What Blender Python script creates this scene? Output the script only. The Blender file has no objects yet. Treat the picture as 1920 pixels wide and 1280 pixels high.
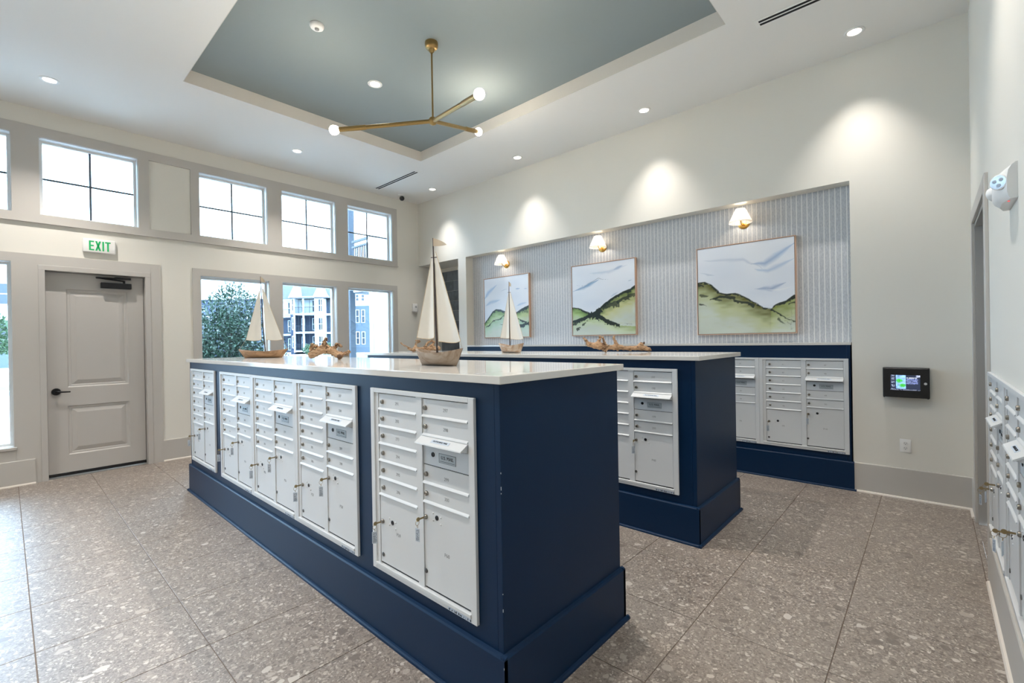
import bpy, bmesh, math, random
import numpy as np
from mathutils import Vector, Matrix, noise
S = bpy.context.scene
C = S.collection
PI = math.pi
rnd = random.Random(7)

# ------------------------------------------------------------------ camera
cam = bpy.data.cameras.new('camera'); camo = bpy.data.objects.new('camera', cam); C.objects.link(camo)
S.camera = camo
cam.sensor_width = 36.0; cam.lens = 36 * 864.8 / 1920; cam.clip_start = 0.03; cam.clip_end = 400
def cam_axes(yaw, p, r):
    cy, sy = math.cos(yaw), math.sin(yaw)
    f = Vector((cy*math.cos(p), sy*math.cos(p), -math.sin(p)))
    rt = Vector((sy, -cy, 0)); dn = f.cross(rt); c, s = math.cos(r), math.sin(r)
    return c*rt + s*dn, -s*rt + c*dn, f
_r, _d, _f = cam_axes(0.737659, 0.0027138, 0.017108)
camo.matrix_world = Matrix(((_r.x, -_d.x, -_f.x, 0), (_r.y, -_d.y, -_f.y, 0), (_r.z, -_d.z, -_f.z, 1.53), (0, 0, 0, 1)))

# ------------------------------------------------------------------ world, exposure, daylight
S.view_settings.view_transform = 'Standard'; S.view_settings.look = 'None'
S.view_settings.gamma = 1.0; S.view_settings.use_curve_mapping = False
S.view_settings.exposure = 0.74
W = bpy.data.worlds.new('overcast_sky'); S.world = W; W.use_nodes = True
nt = W.node_tree; nt.nodes.clear()
wo = nt.nodes.new('ShaderNodeOutputWorld'); bg = nt.nodes.new('ShaderNodeBackground')
tc = nt.nodes.new('ShaderNodeTexCoord'); nz = nt.nodes.new('ShaderNodeTexNoise'); rp = nt.nodes.new('ShaderNodeValToRGB')
nz.inputs['Scale'].default_value = 2.2; nz.inputs['Detail'].default_value = 5
rp.color_ramp.elements[0].position = 0.3; rp.color_ramp.elements[0].color = (0.52, 0.75, 1.0, 1)
rp.color_ramp.elements[1].position = 0.7; rp.color_ramp.elements[1].color = (0.76, 0.89, 1.0, 1)
nt.links.new(tc.outputs['Generated'], nz.inputs['Vector']); nt.links.new(nz.outputs['Fac'], rp.inputs['Fac'])
nt.links.new(rp.outputs['Color'], bg.inputs['Color']); nt.links.new(bg.outputs[0], wo.inputs[0])
bg.inputs['Strength'].default_value = 20.0
WASH_W = 80.0      # recessed lamps along the far wall
SPOT_W = 95.0     # the other recessed ceiling lamps
BULB_W = 44.0      # each chandelier bulb
SCONCE_W = 2.8

def lamp(name, kind, loc, power, color, parent=None, **kw):
    L = bpy.data.lights.new(name, kind); L.energy = power; L.color = color
    for k, v in kw.items(): setattr(L, k, v)
    o = bpy.data.objects.new(name, L); C.objects.link(o); o.location = loc
    if parent: o.parent = parent
    return o

# ------------------------------------------------------------------ helpers
def lin(c):
    if isinstance(c, str):
        c = tuple(int(c[i:i+2], 16)/255 for i in (0, 2, 4))
        return tuple(x/12.92 if x <= .04045 else ((x+.055)/1.055)**2.4 for x in c)
    return c
MATS = {}
def mat(name, color, rough=.5, metal=0., bump=0., bscale=200., var=0., vscale=3., emit=None, estr=0., coat=0., trans=0., alpha=1., spec=None):
    m = bpy.data.materials.new(name); m.use_nodes = True; n = m.node_tree.nodes; l = m.node_tree.links
    b = n['Principled BSDF']; c = lin(color)
    b.inputs['Base Color'].default_value = (*c, 1); b.inputs['Roughness'].default_value = rough; b.inputs['Metallic'].default_value = metal
    if coat: b.inputs['Coat Weight'].default_value = coat; b.inputs['Coat Roughness'].default_value = .1
    if trans: b.inputs['Transmission Weight'].default_value = trans
    if alpha < 1: b.inputs['Alpha'].default_value = alpha
    if spec is not None: b.inputs['Specular IOR Level'].default_value = spec
    if emit is not None: b.inputs['Emission Color'].default_value = (*lin(emit), 1); b.inputs['Emission Strength'].default_value = estr
    t = n.new('ShaderNodeTexCoord')
    if var:
        z = n.new('ShaderNodeTexNoise'); z.inputs['Scale'].default_value = vscale; z.inputs['Detail'].default_value = 4
        mx = n.new('ShaderNodeMix'); mx.data_type = 'RGBA'
        mx.inputs[6].default_value = (*[x*(1-var) for x in c], 1); mx.inputs[7].default_value = (*[min(1, x*(1+var)) for x in c], 1)
        l.new(t.outputs['Object'], z.inputs['Vector']); l.new(z.outputs['Fac'], mx.inputs[0]); l.new(mx.outputs[2], b.inputs['Base Color'])
    if bump:
        z = n.new('ShaderNodeTexNoise'); z.inputs['Scale'].default_value = bscale; z.inputs['Detail'].default_value = 3
        bp = n.new('ShaderNodeBump'); bp.inputs['Strength'].default_value = bump; bp.inputs['Distance'].default_value = .004
        l.new(t.outputs['Object'], z.inputs['Vector']); l.new(z.outputs['Fac'], bp.inputs['Height']); l.new(bp.outputs[0], b.inputs['Normal'])
    MATS[name] = m
    return m
def nodes(m): return m.node_tree.nodes, m.node_tree.links, m.node_tree.nodes['Principled BSDF']

wall_m = mat('wall_paint', 'dedbd2', .75, bump=.06, bscale=260)
ceil_m = mat('ceiling_paint', 'e8e6e2', .85, bump=.05, bscale=220)
tray_m = mat('tray_grey_paint', '8b9596', .8, bump=.05, bscale=220)
tredge_m = mat('tray_edge_paint', 'd5d1ca', .8)
trim_m = mat('trim_greige_paint', 'bdb9b3', .45, bump=.02, bscale=90)
door_m = mat('door_greige_paint', 'bab6b1', .42, bump=.02, bscale=90)
jamb_m = mat('jamb_grey_paint', 'a3a19d', .45)
white_m = mat('white_vinyl', 'e6e7e6', .35)
munt_m = mat('muntin_grey', '4f5a64', .4)
shoe_m = mat('shoe_cream_paint', 'd8d0c6', .45)
navy_m = mat('navy_paint', '052543', .42, bump=.015, bscale=60, var=.06, vscale=1.5, spec=.22)
chip_m = mat('bare_wood_chip', 'cdd3d6', .6)
quartz_m = mat('quartz_worktop', 'd3d0ca', .09, var=.03, vscale=9)
mail_m = mat('powder_coat_white', 'd0d2d3', .42, bump=.05, bscale=900)
mailin_m = mat('powder_coat_panel', 'c6ccd1', .4, bump=.04, bscale=900)
gap_m = mat('gap_shade', '2c2e30', .7)  # near-black colour stands in for shade inside gaps and slots
num_m = mat('engraved_grey', '8d8f91', .6)
black_m = mat('black_plastic', '0e0e11', .38)
blackm_m = mat('black_hardware', '101116', .35, metal=.3)
nickel_m = mat('nickel', '8e8981', .3, metal=1.)
steel_m = mat('steel_disc', '6a6a6a', .42, metal=.9)
brass_m = mat('brass', 'a98c5c', .34, metal=1., var=.08, vscale=20)
keyb_m = mat('key_brass', '9a8967', .35, metal=1.)
sconb_m = mat('sconce_brass', 'd9a655', .22, metal=1.)
plate_m = mat('label_plate', 'a9b3b9', .35, metal=.2)
ink_m = mat('label_ink', '22262b', .6)
stick_m = mat('sticker_blue_white', 'bcc8d6', .5)
tag_m = mat('clear_tag', 'c7d2de', .15, alpha=.75)
tagink_m = mat('tag_ink', '5a6470', .6)
green_m = mat('exit_green', '159a58', .5, emit='159a58', estr=.25)
plast_m = mat('white_plastic', 'e9e8e5', .4)
redled_m = mat('red_led', 'e07070', .3, emit='ff5050', estr=.5)
lens_m = mat('clear_lens', 'c8ced6', .2, metal=.2)
diode_m = mat('diode_grey', 'a9b0ba', .3)
lamp_m = mat('lamp_lens_glow', 'fff6e8', .5, emit='fff3e4', estr=6.)
bulb_m = mat('bulb_glow', 'fff4e4', .3, emit='fff0dc', estr=9.)
wood_m = mat('drift_wood', 'b08c6c', .8, bump=.9, bscale=55)
def _dw():
    n, l, p = nodes(wood_m); t = n.new('ShaderNodeTexCoord'); mp = n.new('ShaderNodeMapping'); mp.inputs['Scale'].default_value = (14, 45, 45)
    z = n.new('ShaderNodeTexNoise'); z.inputs['Scale'].default_value = 1.6; z.inputs['Detail'].default_value = 8; z.inputs['Roughness'].default_value = .7; z.inputs['Distortion'].default_value = .8
    r = n.new('ShaderNodeValToRGB'); e = r.color_ramp.elements; e[0].position = .33; e[0].color = (*lin('5c4433'), 1); e[1].position = .72; e[1].color = (*lin('cdb193'), 1)
    x = e.new(.47); x.color = (*lin('a98665'), 1)
    l.new(t.outputs['Object'], mp.inputs[0]); l.new(mp.outputs[0], z.inputs['Vector']); l.new(z.outputs['Fac'], r.inputs[0]); l.new(r.outputs[0], p.inputs['Base Color'])
_dw()
woodd_m = mat('drift_wood_dark', '5f4634', .85)
mast_m = mat('dark_mast', '3b2f2a', .6, var=.3, vscale=40)
sail_m = mat('sail_canvas', 'ddd9cf', .9, bump=.25, bscale=700)
hem_m = mat('sail_hem', 'c9b391', .9)
flag_m = mat('flag_linen', 'c3b39c', .9, bump=.2, bscale=600)
rope_m = mat('rope', 'c3b49a', .9)
frame_m = mat('blush_wood', 'cda88f', .45, var=.06, vscale=8)
slot_m = mat('vent_slot', '111214', .8)

def grain(name, a, b, sc):
    m = mat(name, a, .62, bump=.3, bscale=60); n, l, p = nodes(m)
    t = n.new('ShaderNodeTexCoord'); mp = n.new('ShaderNodeMapping'); mp.inputs['Scale'].default_value = sc
    z = n.new('ShaderNodeTexNoise'); z.inputs['Scale'].default_value = 6; z.inputs['Detail'].default_value = 6; z.inputs['Distortion'].default_value = 1.2
    r = n.new('ShaderNodeValToRGB'); r.color_ramp.elements[0].position = .35; r.color_ramp.elements[1].position = .65
    r.color_ramp.elements[0].color = (*lin(b), 1); r.color_ramp.elements[1].color = (*lin(a), 1)
    l.new(t.outputs['Object'], mp.inputs[0]); l.new(mp.outputs[0], z.inputs['Vector']); l.new(z.outputs['Fac'], r.inputs[0]); l.new(r.outputs[0], p.inputs['Base Color'])
    return m
hull_brown = grain('hull_brown_wood', 'b38d69', '8a6a4c', (1.2, 9, 4))
hull_grey = grain('hull_grey_wood', 'a39484', '86715d', (1, 8, 3))
hull_pale = grain('hull_pale_wood', 'c5b4a0', 'a07c5c', (1.5, 6, 3))

def glass_mat(name, tint, refl=.06):
    m = bpy.data.materials.new(name); m.use_nodes = True; n = m.node_tree.nodes; l = m.node_tree.links; n.clear()
    o = n.new('ShaderNodeOutputMaterial'); tr = n.new('ShaderNodeBsdfTransparent'); gl = n.new('ShaderNodeBsdfGlossy'); mx = n.new('ShaderNodeMixShader'); fr = n.new('ShaderNodeFresnel')
    tr.inputs[0].default_value = (*tint, 1); gl.inputs['Roughness'].default_value = 0.02; fr.inputs[0].default_value = 1.35
    l.new(fr.outputs[0], mx.inputs[0]); l.new(tr.outputs[0], mx.inputs[1]); l.new(gl.outputs[0], mx.inputs[2]); l.new(mx.outputs[0], o.inputs[0])
    return m
glass_m = glass_mat('window_glass', (.60, .66, .70))

def terrazzo():
    m = mat('ceppo_stone_tile', '968a7e', .4, spec=1.0); n, l, p = nodes(m)
    t = n.new('ShaderNodeTexCoord'); oi = n.new('ShaderNodeObjectInfo')
    mu = n.new('ShaderNodeVectorMath'); mu.operation = 'MULTIPLY_ADD'; mu.inputs[1].default_value = (1, 1, 1)
    sc = n.new('ShaderNodeMath'); sc.operation = 'MULTIPLY'; sc.inputs[1].default_value = 60; l.new(oi.outputs['Random'], sc.inputs[0])
    l.new(t.outputs['Object'], mu.inputs[0]); l.new(sc.outputs[0], mu.inputs[2])
    dn = n.new('ShaderNodeTexNoise'); dn.inputs['Scale'].default_value = 16; dn.inputs['Detail'].default_value = 2; l.new(mu.outputs[0], dn.inputs['Vector'])
    dv = n.new('ShaderNodeVectorMath'); dv.operation = 'MULTIPLY_ADD'; dv.inputs[1].default_value = (.05, .05, .05); l.new(dn.outputs['Color'], dv.inputs[0]); l.new(mu.outputs[0], dv.inputs[2])
    base = n.new('ShaderNodeTexNoise'); base.inputs['Scale'].default_value = 90; base.inputs['Detail'].default_value = 6; base.inputs['Roughness'].default_value = .8; l.new(mu.outputs[0], base.inputs['Vector'])
    r0 = n.new('ShaderNodeValToRGB'); e = r0.color_ramp.elements
    e[0].position = .34; e[0].color = (*lin('5a5049'), 1); e[1].position = .66; e[1].color = (*lin('a3978c'), 1); l.new(base.outputs['Fac'], r0.inputs[0])
    cur = r0.outputs[0]
    def layer(cur, scale, thr, size, cols):
        v = n.new('ShaderNodeTexVoronoi'); v.inputs['Scale'].default_value = scale; l.new(dv.outputs[0], v.inputs['Vector'])
        s = n.new('ShaderNodeSeparateColor'); l.new(v.outputs['Color'], s.inputs[0])
        g = n.new('ShaderNodeMath'); g.operation = 'GREATER_THAN'; g.inputs[1].default_value = thr; l.new(s.outputs[0], g.inputs[0])
        ms = n.new('ShaderNodeMath'); ms.operation = 'MULTIPLY_ADD'; ms.inputs[1].default_value = size*.6; ms.inputs[2].default_value = size*.5; l.new(s.outputs[1], ms.inputs[0])
        ls = n.new('ShaderNodeMath'); ls.operation = 'LESS_THAN'; l.new(v.outputs['Distance'], ls.inputs[0]); l.new(ms.outputs[0], ls.inputs[1])
        a = n.new('ShaderNodeMath'); a.operation = 'MULTIPLY'; l.new(g.outputs[0], a.inputs[0]); l.new(ls.outputs[0], a.inputs[1])
        a2 = n.new('ShaderNodeMath'); a2.operation = 'MULTIPLY'; a2.inputs[1].default_value = .85; l.new(a.outputs[0], a2.inputs[0])
        r = n.new('ShaderNodeValToRGB'); r.color_ramp.interpolation = 'CONSTANT'; l.new(s.outputs[2], r.inputs[0])
        while len(r.color_ramp.elements) < len(cols): r.color_ramp.elements.new(.5)
        for i, (ps, c) in enumerate(cols): r.color_ramp.elements[i].position = ps; r.color_ramp.elements[i].color = (*lin(c), 1)
        mx = n.new('ShaderNodeMix'); mx.data_type = 'RGBA'; l.new(a2.outputs[0], mx.inputs[0]); l.new(cur, mx.inputs[6]); l.new(r.outputs[0], mx.inputs[7])
        return mx.outputs[2]
    cur = layer(cur, 95, .45, .62, [(0, '655b53'), (.3, '8a7f75'), (.55, 'a99e93'), (.8, 'bdb3a8')])
    cur = layer(cur, 46, .70, .58, [(0, '6b6159'), (.3, '93887d'), (.6, 'b0a59a'), (.85, 'c6bdb3')])
    cur = layer(cur, 19, .88, .52, [(0, '6b6159'), (.4, '8d8278'), (.55, 'aba096'), (.82, 'c4bcb3')])
    l.new(cur, p.inputs['Base Color'])
    rr = n.new('ShaderNodeMapRange'); rr.inputs[3].default_value = .36; rr.inputs[4].default_value = .5; l.new(base.outputs['Fac'], rr.inputs[0]); l.new(rr.outputs[0], p.inputs['Roughness'])
    return m
terr_m = terrazzo()
grout_m = mat('grout', '77695e', .85)

def wallpaper():
    m = mat('striped_linen_wallpaper', 'a9abad', .8); n, l, p = nodes(m)
    t = n.new('ShaderNodeTexCoord'); s = n.new('ShaderNodeSeparateXYZ'); l.new(t.outputs['Object'], s.inputs[0])
    a = n.new('ShaderNodeMath'); a.operation = 'MULTIPLY_ADD'; a.inputs[1].default_value = 1/.0491; a.inputs[2].default_value = .46; l.new(s.outputs['Y'], a.inputs[0])
    f = n.new('ShaderNodeMath'); f.operation = 'FRACT'; l.new(a.outputs[0], f.inputs[0])
    lt = n.new('ShaderNodeMath'); lt.operation = 'LESS_THAN'; lt.inputs[1].default_value = .17; l.new(f.outputs[0], lt.inputs[0])
    mp = n.new('ShaderNodeMapping'); mp.inputs['Scale'].default_value = (1, 6, 1); l.new(t.outputs['Object'], mp.inputs[0])
    z = n.new('ShaderNodeTexNoise'); z.inputs['Scale'].default_value = 45; z.inputs['Detail'].default_value = 5; l.new(mp.outputs[0], z.inputs['Vector'])
    r = n.new('ShaderNodeValToRGB'); r.color_ramp.elements[0].color = (*lin('a3a7ad'), 1); r.color_ramp.elements[1].color = (*lin('d3d5d8'), 1)
    r.color_ramp.elements[0].position = .25; r.color_ramp.elements[1].position = .75; l.new(z.outputs['Fac'], r.inputs[0])
    mx = n.new('ShaderNodeMix'); mx.data_type = 'RGBA'; mx.inputs[7].default_value = (*lin('e6e5e3'), 1)
    l.new(lt.outputs[0], mx.inputs[0]); l.new(r.outputs[0], mx.inputs[6]); l.new(mx.outputs[2], p.inputs['Base Color'])
    return m
paper_m = wallpaper()
def slate():
    m = mat('slate_tile', '59626a', .5, bump=.4, bscale=25); n, l, p = nodes(m)
    oi = n.new('ShaderNodeObjectInfo'); t = n.new('ShaderNodeTexCoord'); z = n.new('ShaderNodeTexNoise'); z.inputs['Scale'].default_value = 9; z.inputs['Detail'].default_value = 6
    ad = n.new('ShaderNodeVectorMath'); ad.operation = 'ADD'; sc = n.new('ShaderNodeMath'); sc.operation = 'MULTIPLY'; sc.inputs[1].default_value = 40
    l.new(oi.outputs['Random'], sc.inputs[0]); l.new(t.outputs['Object'], ad.inputs[0]); l.new(sc.outputs[0], ad.inputs[1]); l.new(ad.outputs[0], z.inputs['Vector'])
    a = n.new('ShaderNodeMath'); a.operation = 'MULTIPLY_ADD'; a.inputs[1].default_value = .5; l.new(oi.outputs['Random'], a.inputs[0]); l.new(z.outputs['Fac'], a.inputs[2])
    r = n.new('ShaderNodeValToRGB'); r.color_ramp.elements[0].position = .35; r.color_ramp.elements[1].position = 1.0
    r.color_ramp.elements[0].color = (*lin('434c55'), 1); r.color_ramp.elements[1].color = (*lin('737c83'), 1); l.new(a.outputs[0], r.inputs[0]); l.new(r.outputs[0], p.inputs['Base Color'])
    return m
slate_m = slate()
def shade_mat():
    m = bpy.data.materials.new('pleated_linen_shade'); m.use_nodes = True; n = m.node_tree.nodes; l = m.node_tree.links; n.clear()
    o = n.new('ShaderNodeOutputMaterial'); d = n.new('ShaderNodeBsdfDiffuse'); t = n.new('ShaderNodeBsdfTranslucent'); mx = n.new('ShaderNodeMixShader')
    d.inputs[0].default_value = (.86, .83, .78, 1); t.inputs[0].default_value = (.95, .9, .82, 1); mx.inputs[0].default_value = .55
    l.new(d.outputs[0], mx.inputs[1]); l.new(t.outputs[0], mx.inputs[2]); l.new(mx.outputs[0], o.inputs[0])
    return m
shade_m = shade_mat()
def vcol_mat(name, rough=.45, emit=0.):
    m = mat(name, 'ffffff', rough, coat=.0); n, l, p = nodes(m)
    a = n.new('ShaderNodeVertexColor'); a.layer_name = 'paint'
    l.new(a.outputs[0], p.inputs['Base Color'])
    if emit: l.new(a.outputs[0], p.inputs['Emission Color']); p.inputs['Emission Strength'].default_value = emit
    return m
paint_m = vcol_mat('painted_canvas', .32); screen_m = vcol_mat('lit_screen', .15, .9)

class MB:
    """collects shapes in one bmesh"""
    def __init__(s): s.bm = bmesh.new()
    def box(s, x0, x1, y0, y1, z0, z1, bev=0., seg=1):
        v = [s.bm.verts.new((x, y, z)) for x in (x0, x1) for y in (y0, y1) for z in (z0, z1)]
        fs = [s.bm.faces.new([v[i] for i in q]) for q in ((0, 1, 3, 2), (4, 6, 7, 5), (0, 4, 5, 1), (2, 3, 7, 6), (0, 2, 6, 4), (1, 5, 7, 3))]
        if bev:
            es = {e for f in fs for e in f.edges}
            bmesh.ops.bevel(s.bm, geom=list(es), offset=bev, segments=seg, profile=.5, affect='EDGES')
        return s
    def prism(s, poly, a, b, axis='x'):
        """poly: 2D points; extruded along axis from a to b. axis x: (y,z); y: (x,z); z: (x,y)"""
        f = {'x': lambda p, t: (t, p[0], p[1]), 'y': lambda p, t: (p[0], t, p[1]), 'z': lambda p, t: (p[0], p[1], t)}[axis]
        A = [s.bm.verts.new(f(p, a)) for p in poly]; B = [s.bm.verts.new(f(p, b)) for p in poly]; n = len(poly)
        s.bm.faces.new(A[::-1]); s.bm.faces.new(B)
        for i in range(n): s.bm.faces.new((A[i], A[(i+1) % n], B[(i+1) % n], B[i]))
        return s
    def tube(s, pts, r, n=10, cap=True):
        pts = [Vector(p) for p in pts]; rs = r if isinstance(r, (list, tuple)) else [r]*len(pts); rings = []
        u = None
        for i, p in enumerate(pts):
            d = (pts[min(i+1, len(pts)-1)] - pts[max(i-1, 0)]).normalized()
            if u is None: u = d.orthogonal().normalized()
            u = (u - d*u.dot(d)).normalized(); w = d.cross(u)
            rings.append([s.bm.verts.new(p + rs[i]*(math.cos(2*PI*k/n)*u + math.sin(2*PI*k/n)*w)) for k in range(n)])
        for a, b in zip(rings, rings[1:]):
            for k in range(n): s.bm.faces.new((a[k], a[(k+1) % n], b[(k+1) % n], b[k]))
        if cap: s.bm.faces.new(rings[0][::-1]); s.bm.faces.new(rings[-1])
        return s
    def lathe(s, prof, n=20, o=(0, 0, 0), axis=(0, 0, 1), cap=True):
        """prof: (radius, height) along axis"""
        q = Vector((0, 0, 1)).rotation_difference(Vector(axis)); o = Vector(o); rings = []
        for r, h in prof:
            rings.append([s.bm.verts.new(o + q @ Vector((r*math.cos(2*PI*k/n), r*math.sin(2*PI*k/n), h))) for k in range(n)] if r > 1e-6 else [s.bm.verts.new(o + q @ Vector((0, 0, h)))])
        for a, b in zip(rings, rings[1:]):
            for k in range(n):
                k2 = (k+1) % n
                if len(a) == 1 and len(b) == 1: continue
                if len(a) == 1: s.bm.faces.new((a[0], b[k2], b[k]))
                elif len(b) == 1: s.bm.faces.new((a[k], a[k2], b[0]))
                else: s.bm.faces.new((a[k], a[k2], b[k2], b[k]))
        if cap:
            for rg in (rings[0], rings[-1]):
                if len(rg) > 2: s.bm.faces.new(rg)
        return s
    def torus(s, o, R, r, axis=(0, 0, 1), n=20, m=8):
        q = Vector((0, 0, 1)).rotation_difference(Vector(axis)); o = Vector(o)
        g = [[s.bm.verts.new(o + q @ Vector(((R+r*math.cos(b))*math.cos(a), (R+r*math.cos(b))*math.sin(a), r*math.sin(b)))) for b in [2*PI*j/m for j in range(m)]] for a in [2*PI*i/n for i in range(n)]]
        for i in range(n):
            for j in range(m): s.bm.faces.new((g[i][j], g[(i+1) % n][j], g[(i+1) % n][(j+1) % m], g[i][(j+1) % m]))
        return s
    def grid(s, fn, nu, nv):
        g = [[s.bm.verts.new(fn(i/nu, j/nv)) for j in range(nv+1)] for i in range(nu+1)]
        for i in range(nu):
            for j in range(nv): s.bm.faces.new((g[i][j], g[i+1][j], g[i+1][j+1], g[i][j+1]))
        return s
    def mesh(s, name, smooth=None):
        bmesh.ops.recalc_face_normals(s.bm, faces=s.bm.faces)
        me = bpy.data.meshes.new(name); s.bm.to_mesh(me); s.bm.free()
        if smooth:
            me.polygons.foreach_set('use_smooth', [True]*len(me.polygons)); me.set_sharp_from_angle(angle=math.radians(smooth))
        return me
    def build(s, name, m, parent=None, smooth=None):
        return put(s.mesh(name, smooth), name, m, parent)

def put(me, name, m, parent=None, loc=None, rot=None):
    if m is not None and not me.materials: me.materials.append(m)
    o = bpy.data.objects.new(name, me); C.objects.link(o)
    if parent: o.parent = parent
    if loc: o.location = loc
    if rot: o.rotation_euler = rot
    return o
def tag(o, label=None, cat=None, group=None, kind=None):
    if label: o['label'] = label
    if cat: o['category'] = cat
    if group: o['group'] = group
    if kind: o['kind'] = kind
    return o
def thing(name, label, cat, loc=(0, 0, 0), rz=0., group=None):
    o = bpy.data.objects.new(name, None); C.objects.link(o); o.location = loc; o.rotation_euler = (0, 0, rz); o.empty_display_size = .1
    return tag(o, label, cat, group)
def struct(o): o['kind'] = 'structure'; return o
TXT = {}
def text_mesh(s, size, depth=.0004):
    k = (s, size)
    if k not in TXT:
        cu = bpy.data.curves.new('t', 'FONT'); cu.body = s; cu.size = size; cu.align_x = 'CENTER'; cu.align_y = 'CENTER'; cu.extrude = depth; cu.resolution_u = 3
        o = bpy.data.objects.new('t', cu); C.objects.link(o)
        me = bpy.data.meshes.new_from_object(o.evaluated_get(bpy.context.evaluated_depsgraph_get()))
        bpy.data.objects.remove(o); me.transform(Matrix.Rotation(PI/2, 4, 'X')); me.name = 'lettering'; TXT[k] = me
    return TXT[k]
def text(s, size, m, parent, loc, name='number', sx=1.):
    me = text_mesh(s, size)
    o = put(me, name, m, parent, loc); o.scale = (sx, 1, 1); return o
FACE = -PI/2       # things that face -X (islands, far wall)

# ------------------------------------------------------------------ room dimensions (metres)
YW, XM, YR, ZC, ZT = 7.574, 5.6, -.265, 4.28, 4.424
X0 = -2.6
DP = .17                                                # depth of the far-wall niche

def wall_boxes(mb, plane, a0, a1, z0, z1, holes, t0, t1):
    """wall with rectangular openings. plane 'y': runs along x; 'x': runs along y"""
    us = sorted({a0, a1, *[h[0] for h in holes], *[h[1] for h in holes]}); us = [u for u in us if a0 <= u <= a1]
    for ua, ub in zip(us, us[1:]):
        zs = [z0]; um = (ua+ub)/2
        blk = sorted([(max(z0, h[2]), min(z1, h[3])) for h in holes if h[0] < um < h[1]])
        z = z0; spans = []
        for p, q in blk:
            if p > z: spans.append((z, p))
            z = max(z, q)
        if z < z1: spans.append((z, z1))
        for p, q in spans:
            if plane == 'y': mb.box(ua, ub, t0, t1, p, q)
            else: mb.box(t0, t1, ua, ub, p, q)

TRANS = [(-1.91, -1.02), (-.815, .075), (.295, 1.188), (1.86, 2.75), (2.971, 3.854), (4.081, 4.973)]
LOWER = [(1.859, 2.764), (2.962, 3.858), (4.069, 4.974)]
SIDE = [(-1.90, -1.03), (-.83, .060)]
DOOR = (.268, 1.297, 0, 2.487)
TZ = (3.066, 3.957); LZ = (.435, 2.508)
holesW = [(a, b, *TZ) for a, b in TRANS] + [(a, b, *LZ) for a, b in LOWER + SIDE] + [DOOR]

m = MB(); wall_boxes(m, 'y', X0, 6.3, 0, ZC, holesW, YW, YW+.2)
struct(m.build('wall_left', wall_m))
m = MB(); wall_boxes(m, 'x', YR-.2, YW, 0, ZC, [(.578, 6.18, 0, 3.04), (6.39, YW, 0, 3.04)], XM, XM+DP)
wall_far = struct(m.build('wall_far', wall_m))
put(MB().box(XM+DP, XM+DP+.06, .5, 6.25, 0, 3.2).mesh('wallpaper'), 'wallpaper_panel', paper_m, wall_far)
RD = (4.12, 5.23, 0, 2.40)
m = MB(); wall_boxes(m, 'y', X0, XM, 0, ZC, [RD], YR-.2, YR)
wall_right = struct(m.build('wall_right', wall_m))
struct(MB().box(X0-.2, X0, YR-.2, YW+.2, 0, ZC).build('wall_back', wall_m))
# alcove beyond the far wall
m = MB()
m.box(XM+DP, 6.2, 6.19, 6.39, 0, 3.04); m.box(XM+DP, 6.3, 6.19, YW, 3.04, 3.2); m.box(6.16, 6.3, 6.39, YW, 0, 3.04)
alc = struct(m.build('wall_alcove', wall_m))
tm = MB().box(-.010, 0, -.0995, .0995, -.0995, .0995, .003).mesh('slate_tile')
for i in range(6):
    for j in range(16):
        y = YW - .1 - i*.201; z = .1 + j*.203 - .12 + .0
        if y < 6.42 or z > 3.0: continue
        put(tm, 'slate_tile', slate_m, alc, (6.16, y, z + .04))
# ceiling with its tray
TX0, TX1, TY0, TY1 = 1.285, 4.31, 1.31, 5.73
m = MB()
m.box(X0, TX0, YR, YW, ZC, ZC+.3); m.box(TX1, XM, YR, YW, ZC, ZC+.3); m.box(TX0, TX1, YR, TY0, ZC, ZC+.3); m.box(TX0, TX1, TY1, YW, ZC, ZC+.3)
ceiling = struct(m.build('ceiling', ceil_m))
put(MB().box(TX0, TX1, TY0, TY1, ZT, ZT+.1).mesh('tray'), 'tray_panel', tray_m, ceiling)
m = MB(); e = .004
m.box(TX0-.001, TX0+e, TY0, TY1, ZC, ZT); m.box(TX1-e, TX1+.001, TY0, TY1, ZC, ZT); m.box(TX0+e, TX1-e, TY0-.001, TY0+e, ZC, ZT); m.box(TX0+e, TX1-e, TY1-e, TY1+.001, ZC, ZT)
m.build('tray_edge', tredge_m, ceiling)
# floor: a slab of grout and square stone tiles, each its own piece
floor = struct(MB().box(X0, 6.3, YR-.2, YW+.2, -.06, -.004).build('floor', grout_m))
GX0, GX, GY0, GY = .083, .6033, .362, .5975
FT = {}
def floor_tile(x0, x1, y0, y1):
    k = (round(x1-x0, 3), round(y1-y0, 3))
    if k not in FT:
        g = .0021; w, h = x1-x0-2*g, y1-y0-2*g
        FT[k] = MB().box(-w/2, w/2, -h/2, h/2, -.004, 0, .0012).mesh('floor_tile')
    put(FT[k], 'floor_tile', terr_m, floor, ((x0+x1)/2, (y0+y1)/2, 0))
for i in range(-5, 11):
    for j in range(-2, 13):
        a, b = GX0+i*GX, GX0+(i+1)*GX; c, d = GY0+j*GY, GY0+(j+1)*GY
        a, b = max(a, X0), min(b, 6.16 if (c+d)/2 > 6.39 else XM); c, d = max(c, YR), min(d, YW)
        if b-a > .02 and d-c > .02: floor_tile(a, b, c, d)
# recess floor at the two doors
MB().box(DOOR[0], DOOR[1], YW, YW+.2, -.003, .006).build('threshold', mat('threshold_aluminium', 'b6b4b0', .35, metal=.7), floor)

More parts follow.
